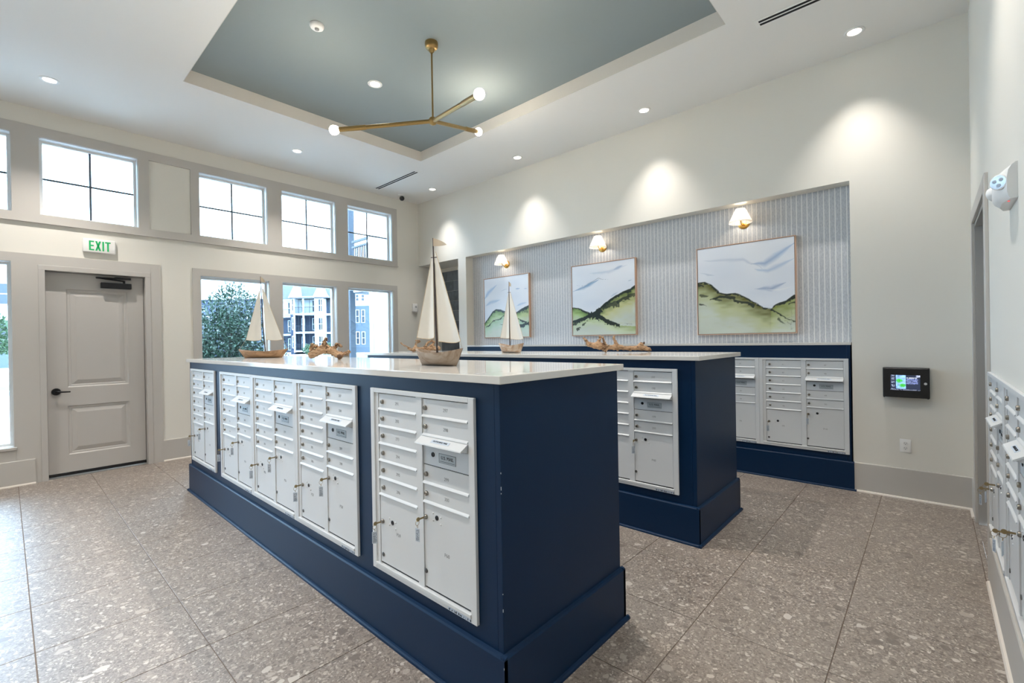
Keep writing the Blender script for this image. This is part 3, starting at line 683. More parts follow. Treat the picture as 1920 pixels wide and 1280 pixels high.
spec1 = dict(sky=[([(.0, .66), (.1, .77), (.3, .88)], .05, '8fb4d8', .8), ([(.02, .54), (.15, .60), (.38, .62)], .04, '9dbcd9', .7), ([(.73, .785), (.82, .78)], .016, '5f8fbe', .9), ([(.9, .765), (.97, .765)], .012, '7ea4cc', .8), ([(.74, .50), (.85, .53), (.97, .545)], .03, '93b2d4', .7), ([(.4, .78), (.55, .79)], .008, '9db4c8', .6)],
    hills=[([(0, .24), (.1, .33), (.2, .43), (.28, .46), (.38, .445), (.48, .40), (.5, .365)], ('5f8240', 'b5cf96', .22)), ([(.6, .36), (.75, .395), (.86, .44), (1, .475)], ('5c7a2c', 'bccb8f', .24)), ([(0, .20), (.05, .19), (.2, .28), (.35, .305), (.48, .36), (.6, .36), (.72, .30), (.9, .235), (1, .26)], ('a7c49b', 'bcd2bd', .2))],
    ink=[([(0, .24), (.1, .33), (.2, .43), (.28, .46), (.38, .445), (.48, .41), (.5, .375)], .012, .024, 1), ([(.04, .185), (.1, .20), (.2, .28), (.35, .30), (.48, .365)], .01, .01, 1), ([(.68, .37), (.75, .39), (.86, .435), (1, .475)], .01, .028, 1), ([(.7, .32), (.82, .265), (.96, .225)], .016, .014, 1), ([(.74, .165), (.85, .175), (1, .205)], .03, .03, 1), ([(.36, .215), (.46, .205)], .006, .008, .8), ([(.8, .41), (.97, .40)], .015, .02, .6)])
painting('square green hills painting at left, partly behind a sailboat', 5.860, 1.045, 1.045, 1.575, spec1, 11)
painting('square painting of crossing dark green hills, in the middle of three', 3.982, 1.045, 1.045, 1.575, spec2, 23)
painting('square painting with one long sloping olive hill, rightmost of three', 2.122, 1.055, 1.055, 1.553, spec3, 37)

# ------------------------------------------------------------------ wall sconces
def sconce(label, y, z):
    t = thing('wall_sconce', label, 'sconce', (XM+DP, y, z), FACE, 'brass sconces over the paintings')
    MB().lathe([(.066, 0), (.066, .008), (.058, .014), (.03, .017), (0, .018)], 32, (0, 0, -.052), (0, -1, 0)).build('backplate', sconb_m, t, 40)
    MB().tube([(0, -.012, -.06), (0, -.05, -.085), (0, -.1, -.08), (0, -.125, -.045), (0, -.13, .01), (0, -.13, .05)], .005, 8).build('arm', sconb_m, t, 40)
    sh = MB(); n_ = 48; prof = [(.118, -.07), (.112, -.045), (.045, .088)]
    rings = []
    for i in range(13):
        f = i/12; r = .12+(.046-.12)*f; zz = -.068+.158*f
        rings.append([sh.bm.verts.new(((r+(.0035 if k % 2 else -.0015))*math.cos(2*PI*k/n_), -.13+(r+(.0035 if k % 2 else -.0015))*math.sin(2*PI*k/n_), zz)) for k in range(n_)])
    for a, b in zip(rings, rings[1:]):
        for k in range(n_): sh.bm.faces.new((a[k], a[(k+1) % n_], b[(k+1) % n_], b[k]))
    sh.build('shade', shade_m, t)
    for z_, r_ in ((-.068, .1205), (.09, .047)): MB().torus((0, -.13, z_), r_, .0025, n=40, m=6).build('shade_rim', plast_m, t, 60)
    MB().lathe([(0, -.02), (.018, -.012), (.024, .008), (.018, .03), (.010, .04), (.010, .05), (0, .05)], 14, (0, -.13, .0)).build('bulb', bulb_m, t, 60)
    lamp('sconce_light', 'POINT', (0, -.13, .0), SCONCE_W, (1, .86, .68), t, shadow_soft_size=.03)
sconce('brass wall sconce with white shade above the left painting', 5.335, 2.875)
sconce('brass wall sconce with white shade above the middle painting', 3.461, 2.885)
sconce('brass wall sconce with white shade above the rightmost painting', 1.588, 2.887)

# ------------------------------------------------------------------ chandelier
def chandelier():
    H = Vector((2.821, 3.551, 3.665)); L = .94
    t = thing('chandelier', 'brass chandelier with three arms and bare globe bulbs under the grey tray', 'chandelier', H)
    MB().lathe([(.062, 0), (.064, -.02), (.06, -.045), (.05, -.058), (.028, -.066), (.022, -.09), (.014, -.1), (0, -.1)], 28, (0, 0, ZT-H.z)).build('canopy', brass_m, t, 35)
    MB().tube([(0, 0, .02), (0, 0, ZT-H.z-.08)], .0085, 10).build('rod', brass_m, t, 40)
    hb = MB(); hb.lathe([(0, -.042), (.03, -.03), (.04, -.008), (.04, .012), (.03, .03), (.014, .04), (0, .042)], 24); hb.build('hub', brass_m, t, 50)
    for az, el in ((136, -6), (-105, -10), (17, 16)):
        a, e_ = math.radians(az), math.radians(el); d = Vector((math.cos(a)*math.cos(e_), math.sin(a)*math.cos(e_), math.sin(e_)))
        ar = MB(); ar.tube([d*.02, d*(L*.70)], .0195, 16); ar = ar.build('arm', brass_m, t, 40)
        MB().tube([d*(L*.68), d*(L*.685), d*(L-.045)], [.0215, .0235, .0235], 16).build('sleeve', brass_m, ar, 40)
        q = MB(); q.lathe([(.016, -.055), (.022, -.045), (.036, -.028), (.044, -.006), (.045, .008), (.039, .028), (.022, .043), (0, .048)], 20, d*L, d); q.build('bulb', bulb_m, ar, 60)
        lamp('bulb_light', 'POINT', d*(L+.02), BULB_W, (1, .88, .72), t, shadow_soft_size=.046)
chandelier()

# ------------------------------------------------------------------ recessed lamps, vents, ceiling devices
ring_me = MB().lathe([(.052, -.002), (.056, -.006), (.072, -.007), (.078, -.004), (.079, 0), (.052, 0), (.052, -.002)], 28, cap=False).mesh('trim_ring', 30)
lens_me = MB().lathe([(0, -.003), (.052, -.003), (.052, 0), (0, 0)], 24).mesh('lens', 30)
def downlight(label, x, y, z, on=True):
    t = thing('recessed_light', label, 'ceiling light', (x, y, z), 0, 'recessed ceiling lights')
    put(ring_me, 'trim_ring', plast_m, t); put(lens_me, 'lens', lamp_m, t)
    lamp('recessed_light_beam', 'SPOT', (0, 0, -.012), WASH_W if x > 5 else SPOT_W*1.5 if x < 1 or z > ZC+.1 else SPOT_W, (1, .94, .875), t, spot_size=math.radians(80 if x > 5 else 110), spot_blend=1.0 if x > 5 else .8, shadow_soft_size=.03)
XD = 5.235
downlight('round recessed light in the white ceiling at far left, above the exit door', .348, 6.666, ZC)
downlight('round recessed light in the white ceiling just left of the tray corner', 2.844, 6.664, ZC)
downlight('round recessed light in the ceiling nearest the far corner, beside the camera dome', XD, 6.636, ZC)
downlight('round recessed light over the left painting', XD, 4.584, ZC)
downlight('round recessed light over the middle painting', XD, 2.538, ZC)
downlight('round recessed light nearest the right wall', XD, .487, ZC)
downlight('round recessed light in the grey tray ceiling', 2.83, 4.579, ZT)
downlight('round recessed light in the grey tray ceiling, out of the photo overhead', 2.83, 2.46, ZT)
downlight('round recessed light above the aisle left of the front island, out of the photo', .348, 3.9, ZC)
downlight('round recessed light nearest the camera left of the front island, out of the photo', .348, 1.6, ZC)
downlight('unseen recessed light added behind the camera', -1.7, 2.5, ZC)  # unseen lamp, added to brighten the room from behind
downlight('unseen recessed light added behind and left of the camera', -1.7, 5.2, ZC)  # another added lamp out of view, for more fill light
downlight('unseen recessed light added over the right wall mailboxes', 2.844, .45, ZC)  # added out of view to brighten the near side
def vent(label, x, y0, y1):
    t = thing('slot_diffuser', label, 'vent', (x, y0, ZC), 0, 'slot vents in the ceiling'); l = y1-y0
    m_ = MB(); 
    for a, b in ((-.058, -.040), (-.006, .006), (.040, .058)): m_.box(a, b, .03, l-.03, -.005, 0)
    m_.box(-.058, .058, 0, .03, -.005, 0); m_.box(-.058, .058, l-.03, l, -.005, 0); m_.build('frame', plast_m, t)
    for a in (-.040, .006): MB().box(a, a+.034, .03, l-.03, -.0015, 0).build('slot', slot_m, t)
vent('white two slot ceiling vent by the tray corner above the windows', 4.515, 6.1, 7.33)
vent('white two slot ceiling vent at the top edge of the photo, near the right wall', 4.505, -.15, 1.12)
t = thing('smoke_detector', 'round white smoke detector on the grey tray ceiling', 'smoke detector', (1.949, 4.102, ZT))
MB().lathe([(.062, 0), (.062, -.012), (.056, -.026), (.048, -.032), (.022, -.034), (0, -.034)], 28).build('base', plast_m, t, 40)
MB().lathe([(.02, -.033), (.019, -.043), (.012, -.05), (0, -.051)], 18).build('sensor', mat('sensor_grey', 'a5a5a3', .5), t, 40)
t = thing('security_camera', 'black eyeball security camera on the ceiling near the far corner', 'camera', (5.03, 7.30, ZC))
MB().lathe([(.065, 0), (.065, -.018), (.05, -.03), (0, -.03)], 24).build('mount', plast_m, t, 40)
MB().lathe([(0, -.046), (.026, -.038), (.042, -.018), (.046, 0), (.042, .018), (.026, .038), (0, .046)], 20, (-.005, -.02, -.07)).build('eyeball', black_m, t, 60)
MB().lathe([(.018, .0), (.018, .006), (.012, .008), (0, .006)], 16, (-.031, -.045, -.095), (-.58, -.58, -.57)).build('lens', mat('camera_lens', '4a4d55', .2, metal=.6), t, 40)

# ------------------------------------------------------------------ wall devices
t = thing('exit_sign', 'white exit sign with green letters above the grey door', 'exit sign', (.8, YW, 2.768))
MB().box(-.152, .152, -.045, 0, -.084, .084, .012, 3).build('housing', plast_m, t, 40)
def letter(polys): 
    b_ = MB()
    for p in polys: b_.prism(p, -.047, -.0448, 'y')
    return b_
R = lambda a, b, c, d: [(a, c), (b, c), (b, d), (a, d)]
hh, sw = .058, .016
letter([R(-.096, -.096+sw, -hh, hh), R(-.096+sw, -.05, hh-sw, hh), R(-.096+sw, -.053, -sw/2, sw/2), R(-.096+sw, -.05, -hh, -hh+sw)]).build('letter_e', green_m, t)
letter([[(-.04, hh), (-.022, hh), (.014, -hh), (-.004, -hh)], [(-.004, hh), (.014, hh), (-.022, -hh), (-.04, -hh)]]).build('letter_x', green_m, t)
letter([R(.026, .026+sw, -hh, hh)]).build('letter_i', green_m, t)
letter([R(.052, .104, hh-sw, hh), R(.070, .086, -hh, hh-sw)]).build('letter_t', green_m, t)
t = thing('wall_sensor', 'small white wall sensor near the alcove, above the driftwood', 'sensor', (5.47, YW, 2.20))
MB().box(-.06, .06, -.05, 0, -.075, .085, .016, 3).build('housing', plast_m, t, 40)
MB().lathe([(.022, 0), (.022, .004), (.014, .006), (0, .006)], 16, (.005, -.05, .02), (0, -1, 0)).build('lens', mat('sensor_lens', 'a9aaa8', .3), t, 40)
MB().box(-.035, .035, -.062, -.03, -.088, -.07, .006).build('base_lip', mat('sensor_base', 'c9c8c4', .5), t)
# touch panel on the far wall
t = thing('touch_panel', 'black wall mounted touch panel with lit screen above the outlet', 'touch panel', (XM, .339, .945), FACE)
pw, ph, pd = .326, .272, .085
m_ = MB(); m_.box(0, pw, -pd, 0, 0, ph, .004, 2); m_.box(.005, pw-.005, -pd-.006, -pd, .006, ph-.006, .002); m_.build('housing', black_m, t)
for xx in (.008, pw-.012): MB().lathe([(.006, 0), (.006, -.004), (0, -.005)], 10, (xx, -pd+.008, 0)).build('foot', black_m, t)
sg = MB(); sw_, sh_ = .206, .138; sx, sz = .056, .068
NX, NZ = 104, 68
sg.grid(lambda u, v: (sx+u*sw_, -pd-.0064, sz+v*sh_), NX, NZ); me = sg.mesh('screen')
co = np.zeros(len(me.vertices)*3); me.vertices.foreach_get('co', co); co = co.reshape(-1, 3)
P = np.stack([(co[:, 0]-sx)/sw_, (co[:, 2]-sz)/sh_], -1); u_, v_ = P[:, 0], P[:, 1]
col = np.tile(L3('232a3d'), (len(P), 1)); nn = vnoise(P, (11, 9), 3); n4 = vnoise(P, (70, 40), 5); n5 = vnoise(P, (30, 18), 8)
img = (u_ > .19) & (u_ < .52) & (v_ > .10); c_ = L3('7fa8d8')*(.5+.9*nn[:, None]); 
for ctr, r_ in (((.30, .62), .17), ((.42, .32), .16)):
    d = np.hypot((u_-ctr[0])*1.1, v_-ctr[1]); g_ = np.clip(1-d/r_, 0, 1)[:, None]; g_ = np.clip(g_*2*(.5+n5[:, None]), 0, 1); c_ = c_*(1-g_) + L3('3ba63a')*g_*(.5+n4[:, None])
col[img] = c_[img]
tx = (u_ > .545) & (u_ < .93) & (v_ > .42) & (v_ < .80) & ((v_*15 % 1) < .62) & (n4 > .42); col[tx] = L3('7f8cc0')
tx = (u_ > .545) & (u_ < .9) & (v_ > .8) & (v_ < .84) & (n4 > .3); col[tx] = L3('d5dcf0')
for vv in (.97, .84, .74, .58, .5, .33, .25, .08): 
    tx = (u_ > .03) & (u_ < .14) & (abs(v_-vv) < .022) & (n4 > .4); col[tx] = L3('a6b0c8')
tx = (v_ < .06) & (n5 > .35); col[tx] = L3('6e7488')*.8
tx = (u_ > .87) & (v_ > .87) & (n4 > .35); col[tx] = L3('b8bfdd')
ca = me.color_attributes.new('paint', 'FLOAT_COLOR', 'POINT'); ca.data.foreach_set('color', np.concatenate([np.clip(col, 0, 1), np.ones((len(col), 1))], 1).astype('f').ravel())
put(me, 'screen', screen_m, t)
MB().lathe([(.011, 0), (.011, .003), (0, .0035)], 16, (.298, -pd-.0062, .133), (0, -1, 0)).build('lock_button', mat('bright_button', 'dfe2e6', .25, metal=.5), t, 40)
t = thing('wall_outlet', 'white duplex power outlet on the wall below the touch panel', 'outlet', (XM, .1865, .491), FACE)
MB().box(-.041, .041, -.007, 0, -.061, .061, .004, 2).build('cover_plate', plast_m, t, 40)
for zz in (.022, -.022):
    r_ = MB().lathe([(.0175, 0), (.0175, .002), (0, .0022)], 18, (0, -.0068, zz), (0, -1, 0)).build('receptacle', mat('outlet_white', 'e2e1de', .4) if 'outlet_white' not in MATS else MATS['outlet_white'], t, 40)
    s_ = MB(); s_.box(-.0085, -.0062, -.0094, -.0088, zz-.001, zz+.008); s_.box(.0062, .0085, -.0094, -.0088, zz-.001, zz+.008); s_.lathe([(.0028, 0), (.0028, .0006)], 10, (0, -.0088, zz-.0085), (0, -1, 0)); s_.build('slot', black_m, r_)
# emergency lamp on the right wall
t = thing('emergency_light', 'white twin lens emergency light high on the right wall', 'emergency light', (2.745, YR, 2.07), 0)
b_ = MB(); plan = [(0, 0), (0, .031), (.012, .037), (.08, .060), (.19, .060), (.258, .037), (.27, .031), (.27, 0)]; rings = []
for z_, k_ in ((0, .62), (.012, .86), (.03, 1), (.09, 1), (.118, .86), (.136, .55), (.146, .2)):
    rings.append([b_.bm.verts.new((x_, y_*k_, z_)) for x_, y_ in plan])
for a, b in zip(rings, rings[1:]):
    for k in range(8): b_.bm.faces.new((a[k], a[(k+1) % 8], b[(k+1) % 8], b[k]))
b_.bm.faces.new(rings[0]); b_.bm.faces.new(rings[-1]); b_.build('housing', plast_m, t, 32)
for xx in (.040, .230):
    ax = Vector((-.78 if xx < .1 else .78, .62, -.05)).normalized(); o_ = Vector((xx, .038, .078)) + ax*.012
    hd = MB(); hd.lathe([(.030, -.03), (.032, .004), (.031, .012), (.028, .014)], 22, o_, ax, cap=True); hd = hd.build('lamp_head', plast_m, t, 40)
    MB().lathe([(.0275, .0142), (.018, .0146), (0, .0148)], 20, o_, ax).build('lens', lens_m, hd)
    for k in range(3):
        a = 2*PI*k/3+.5; q = Vector((0, 0, 1)).rotation_difference(ax); MB().lathe([(.0075, 0), (.0075, .0015), (0, .002)], 12, o_+q @ Vector((.0135*math.cos(a), .0135*math.sin(a), .0146)), ax).build('light_diode', diode_m, hd)
MB().lathe([(.004, 0), (.0035, -.003), (0, -.004)], 10, (.05, .022, .0)).build('indicator', redled_m, t)

# ------------------------------------------------------------------ sailboats
def sailboat(label, loc, rz, L, W_, Hh, mast_h, hull_m, sails, flag):
    """local x: bow to stern; sails: list of (x at foot in, x at foot out, foot z, head z)"""
    t = thing('model_sailboat', label, 'sailboat', loc, rz, 'wooden model sailboats')
    b_ = MB(); n_, k_ = 22, 9; outer = []; inner = []
    def sec(f, ins):
        s = 2*f-1; a = max(.0, 1-abs(s)**2.3)**.85; w = (W_/2*(a*.96+.04))-ins*.010; sheer = Hh*(.74+.26*s*s); kl = Hh*.0+.0*s
        xx = s*L/2*(1-.0*ins)
        pts = []
        for j in range(k_):
            th = PI*j/(k_-1); yy = -math.cos(th); zz = math.sin(th)
            z = (sheer - (sheer - (kl + ins*Hh*.35))*zz**.75)
            taper = 1-.26*(1-(z-kl)/(sheer-kl+1e-6))
            pts.append((xx*taper*(1-.06*ins), w*yy*(.55+.45*(1-zz**3)), z))
        return pts
    for i in range(n_+1):
        outer.append([b_.bm.verts.new(p) for p in sec(i/n_, 0)]); inner.append([b_.bm.verts.new(p) for p in sec(.03+.94*i/n_, 1)])
    for R_ in (outer, inner):
        for a, c in zip(R_, R_[1:]):
            for j in range(k_-1): b_.bm.faces.new((a[j], a[j+1], c[j+1], c[j]))
    for i in range(n_):
        for j in (0, k_-1): b_.bm.faces.new((outer[i][j], outer[i+1][j], inner[i+1][j], inner[i][j]))
    for i in (0, n_):
        for j in range(k_-1): b_.bm.faces.new((outer[i][j], outer[i][j+1], inner[i][j+1], inner[i][j]))
    b_.build('hull', hull_m, t, 50)
    zb_ = Hh*.36; x0 = sails['mast']; lean = sails.get('lean', 0)
    top = Vector((x0+lean, 0, mast_h)); bot = Vector((x0, 0, zb_)); at_ = lambda z: bot.lerp(top, (z-zb_)/(mast_h-zb_))
    mm = MB(); mm.tube([at_(zb_+(mast_h-zb_)*f) + Vector((.002*math.sin(9*f), .0015*math.cos(11*f), 0)) for f in [i/10 for i in range(11)]], [.0065-.0028*i/10 for i in range(11)], 8); 
    ct = at_(mast_h*.905); mm.tube([ct+Vector((-.022, 0, .002)), ct+Vector((.03, 0, -.002))], .0026, 6)
    mm.build('mast', mast_m, t, 50)
    rg = MB()
    for hx, foot, head, zf_, zh, bulge in sails['list']:
        # hx: mast-side foot x offset; foot: outer x; triangular sail
        A = at_(zf_) + Vector((hx, 0, 0)); B = Vector((foot, .0, zf_+sails.get('rise', 0)*(1 if foot > x0 else -1)*0)); Hd = at_(zh) + Vector((head, 0, 0))
        th = .0012
        def fn(u, v, side):
            p = A.lerp(B, u).lerp(Hd + (B-A)*.05*u, v); wv = math.sin(PI*u)*(1-v)
            return (p.x, p.y + bulge*wv + side*th + .002*math.sin(14*u)*(1-v), p.z - .010*math.sin(PI*u)*(1-v) + .0)
        s_ = MB(); nu, nv = 10, 20
        g1 = [[s_.bm.verts.new(fn(i/nu, j/nv, 1)) for j in range(nv+1)] for i in range(nu+1)]; g2 = [[s_.bm.verts.new(fn(i/nu, j/nv, -1)) for j in range(nv+1)] for i in range(nu+1)]
        for i in range(nu):
            for j in range(nv):
                s_.bm.faces.new((g1[i][j], g1[i+1][j], g1[i+1][j+1], g1[i][j+1])); s_.bm.faces.new((g2[i][j], g2[i][j+1], g2[i+1][j+1], g2[i+1][j]))
            s_.bm.faces.new((g1[i][0], g2[i][0], g2[i+1][0], g1[i+1][0]))
        for j in range(nv): s_.bm.faces.new((g1[0][j], g1[0][j+1], g2[0][j+1], g2[0][j])); s_.bm.faces.new((g1[nu][j], g2[nu][j], g2[nu][j+1], g1[nu][j+1]))
        so = s_.build('sail', sail_m, t, 60)
        hm = MB(); q = [Vector(fn(i/8, 0, 0)) for i in range(9)]; hm.tube(q, .0022, 6); hm.tube([Vector(fn(1, j/8, 0)) for j in range(9)], .0018, 6); hm.tube([Vector(fn(0, j/8, 0)) for j in range(9)], .0014, 6); hm.build('hem', hem_m, so, 60)
        end = Vector((L/2*.97*(1 if foot > x0 else -1), 0, Hh*.96)); rg.tube([B, end], .0012, 5)
        rg.tube([Hd, at_(mast_h*.905)+Vector((head, 0, 0))], .0018, 5); rg.tube([A, at_(zf_-.06)], .0012, 5)
    rg.build('rigging', rope_m, t)
    f_ = MB(); fl, fh = flag
    def ff(u, v, s): return (top.x + u*fl, .010*math.sin(4*u)+s*.0008, mast_h + .0 + (v-.0)*fh*(1-u)**.8 - .012*u)
    ga = [[[f_.bm.verts.new(ff(i/8, j/3, s)) for j in range(4)] for i in range(9)] for s in (1, -1)]
    for g in ga:
        for i in range(8):
            for j in range(3): f_.bm.faces.new((g[i][j], g[i+1][j], g[i+1][j+1], g[i][j+1]))
    f_.build('flag', flag_m, t); MB().tube([top-Vector((0, 0, .02)), top+Vector((0, 0, fh))], .0024, 6).build('flagpole', mast_m, t)
    return t
ZI = TOP1+TH
right_az = math.atan2(-.740, .672)      # direction that runs left-to-right as seen in the photo
sailboat('model sailboat with long brown hull by the left windows, on the front island', (1.815, 5.16, ZI), right_az-.10, .555, .12, .092, .795, hull_brown,
    dict(mast=.02, lean=-.036, list=[(-.03, -.19, -.012, .19, .70, .02), (.022, .215, .014, .19, .72, .02)]), (.06, .055))
sailboat('tall model sailboat with grey wooden hull at the near end of the front island', (1.69, 2.115, ZI), right_az-.72, .42, .13, .100, .695, hull_grey,
    dict(mast=-.01, lean=-.02, list=[(-.02, -.20, -.004, .165, .64, .03), (.018, .19, .012, .14, .66, .03)]), (.13, .048))
sailboat('slim model sailboat with pale hull on the middle island, before the left painting', (3.80, 3.47, ZI), right_az-.92, .46, .13, .108, .745, hull_pale,
    dict(mast=-.02, lean=0, list=[(-.01, -.20, -.002, .17, .66, .03), (.012, .22, .010, .155, .68, .03)]), (.05, .05))

# ------------------------------------------------------------------ driftwood
def drift(label, loc, rz, chains, seed, amp=.006, knots=()):
    """chains: lists of (x, y, z, r); a chain starting with an int-index tuple roots in the first chain"""
    me = bpy.data.meshes.new('d'); vs, es, rs = [], [], []
    for ch in chains:
        base = None
        if isinstance(ch[0], int): base = ch[0]; ch = ch[1:]
        prev = base
        for (x, y, z, r) in ch:
            vs.append((x, y, z)); rs.append(r); i = len(vs)-1
            if prev is not None: es.append((prev, i))
            prev = i
    me.from_pydata(vs, es, []); o = bpy.data.objects.new('d', me); C.objects.link(o)
    md = o.modifiers.new('s', 'SKIN'); sv = me.skin_vertices[0].data
    for i, r in enumerate(rs): sv[i].radius = (r*1.15, r); sv[i].use_root = (i == 0)
    ss = o.modifiers.new('u', 'SUBSURF'); ss.levels = 3; ss.render_levels = 3
    dg = bpy.context.evaluated_depsgraph_get(); nm = bpy.data.meshes.new_from_object(o.evaluated_get(dg)); bpy.data.objects.remove(o)
    off = Vector((seed*3.1, seed*1.7, 0))
    for v in nm.vertices:
        p = v.co.copy(); d = noise.fractal(p*26 + off, 1., 2., 3)*amp - (1-abs(noise.noise(Vector((p.x*22, p.y*75, p.z*75))+off)))**4*amp*.55 + noise.noise(p*130+off)*amp*.22
        v.co = p + v.normal*(d-amp*.3)
    zmin = min(v.co.z for v in nm.vertices)
    for v in nm.vertices: v.co.z -= zmin
    nm.polygons.foreach_set('use_smooth', [True]*len(nm.polygons)); nm.name = 'driftwood'
    t = put(nm, 'driftwood', wood_m, None, loc, (0, 0, rz)); tag(t, label, 'driftwood', 'driftwood pieces on the islands')
    for i, (x, y, z, r) in enumerate(knots):
        MB().lathe([(0, -r*.5), (r*.8, -r*.3), (r, 0), (r*.8, r*.3), (0, r*.5)], 10, (x, y, z-zmin), (.2, -1, .1)).build('knot_hole', woodd_m, t, 60)
    return t
drift('gnarled driftwood stump with an upright branch on the front island', (1.80, 3.70, ZI), right_az,
    [[(-.155, 0, .03, .024), (-.125, 0, .055, .026), (-.075, 0, .085, .03), (-.02, 0, .105, .036), (.035, 0, .09, .034), (.085, -.01, .062, .03), (.115, -.02, .04, .028)],
     [1, (-.142, .01, .09, .016), (-.14, .012, .122, .014), (-.115, .012, .138, .014), (-.085, .01, .13, .014)],
     [3, (-.03, 0, .15, .02), (-.02, 0, .18, .015), (-.005, 0, .205, .013)],
     [4, (.055, .02, .12, .014), (.07, .02, .145, .013), (.095, .02, .135, .009), (.11, .02, .125, .006)],
     [5, (.12, .03, .066, .016), (.15, .03, .068, .013), (.165, .03, .085, .008), (.178, .03, .075, .005)],
     [9, (-.14, .012, .15, .008)]], 1, .010, ((.112, -.046, .045, .02), (-.03, -.03, .148, .008), (.0, -.034, .115, .006)))
drift('forked driftwood branch at the far end of the middle island, beside the grey sailboat', (3.93, 5.22, ZI), right_az,
    [[(-.19, 0, .03, .03), (-.13, 0, .06, .032), (-.06, 0, .06, .026), (.02, 0, .06, .028), (.09, 0, .062, .038), (.16, 0, .062, .042), (.235, 0, .06, .042)],
     [0, (-.235, 0, .09, .008), (-.29, 0, .115, .005), (-.33, 0, .15, .003)],
     [1, (-.12, 0, .11, .02), (-.115, 0, .145, .014), (-.075, 0, .165, .014), (-.05, 0, .17, .016)],
     [3, (.025, .01, .115, .02), (.04, .01, .145, .016), (.085, .01, .16, .014), (.12, .01, .175, .012)],
     [4, (.12, .01, .125, .022), (.135, .01, .165, .012)],
     [12, (-.118, 0, .18, .006)]], 2, .009)
drift('long flat driftwood branch on the middle island, below the middle painting', (4.09, 2.30, ZI), right_az+.03,
    [[(-.27, 0, .05, .04), (-.2, 0, .07, .045), (-.12, 0, .055, .032), (-.03, 0, .05, .027), (.06, 0, .045, .026), (.15, 0, .04, .028), (.23, 0, .045, .034), (.3, 0, .03, .024), (.335, 0, .022, .018)],
     [0, (-.3, 0, .1, .02), (-.325, 0, .13, .012), (-.345, 0, .155, .008)],
     [1, (-.19, 0, .12, .02), (-.17, 0, .145, .012), (-.18, .01, .165, .006)],
     [2, (-.12, -.03, .03, .018), (-.14, -.05, .012, .012)],
     [3, (-.01, 0, .09, .022), (-.035, 0, .125, .017), (-.045, 0, .15, .012), (-.03, 0, .165, .005)],
     [6, (.24, 0, .085, .02), (.255, 0, .088, .016)],
     [15, (-.15, .0, .16, .006)]], 3, .009, ((.19, -.03, .05, .007), (.255, -.024, .09, .012), (-.14, -.03, .085, .008)))

# ------------------------------------------------------------------ outdoors
conc_m = mat('pale_concrete', 'c9c8c4', .9, var=.06, vscale=.4); grass_m = mat('lawn_green', '55673c', .95, var=.25, vscale=1.2)
sid_m = mat('white_siding', 'c4c8cb', .7); nsid_m = mat('navy_siding', '1e2b3f', .7); bsid_m = mat('blue_grey_siding', '46505b', .7); roof_m = mat('grey_shingle', '45484c', .9, var=.1, vscale=1)
wgl_m = mat('dark_window', '2a333c', .25); post_m = mat('slate_post', '222c38', .6, var=.2, vscale=5); rail_m = mat('dark_rail', '141c26', .5); asph_m = mat('asphalt', '85878a', .95, var=.06, vscale=.6)
ground = struct(MB().box(-90, 120, -60, 160, -.3, -.15).build('ground', conc_m))
MB().box(-60, 60, 25.5, 31, -.15, -.13).build('lawn', grass_m, ground); MB().box(-60, 60, 14, 24.5, -.15, -.14).build('road', asph_m, ground)
MB().box(-60, 60, 24.5, 25.5, -.15, -.02).build('kerb', mat('kerb_grey', '8f9498', .9), ground)
for i in range(-6, 7): MB().box(i*2.9-.35, i*2.9-.05, 15, 19.4, -.14, -.134).build('road_marking', mat('road_paint', 'eeeeec', .8) if 'road_paint' not in MATS else MATS['road_paint'], ground)
MB().box(6, 60, 34, 60, -.15, -.12).build('lawn', grass_m, ground)
def bwin(w, x, z0, z1, ww, y=-.04, mt=None):
    f = MB(); q = .09
    f.box(x-ww/2-q, x-ww/2, y-.05, y, z0-q, z1+q); f.box(x+ww/2, x+ww/2+q, y-.05, y, z0-q, z1+q); f.box(x-ww/2, x+ww/2, y-.05, y, z0-q, z0); f.box(x-ww/2, x+ww/2, y-.05, y, z1, z1+q); f.box(x-ww/2, x+ww/2, y-.04, y, (z0+z1)/2-.04, (z0+z1)/2+.04)
    f = f.build('window', sid_m, w); MB().box(x-ww/2, x+ww/2, y-.01, y+.02, z0, z1).build('pane', wgl_m, f)
U = lambda cx: cx*.01151-5.2
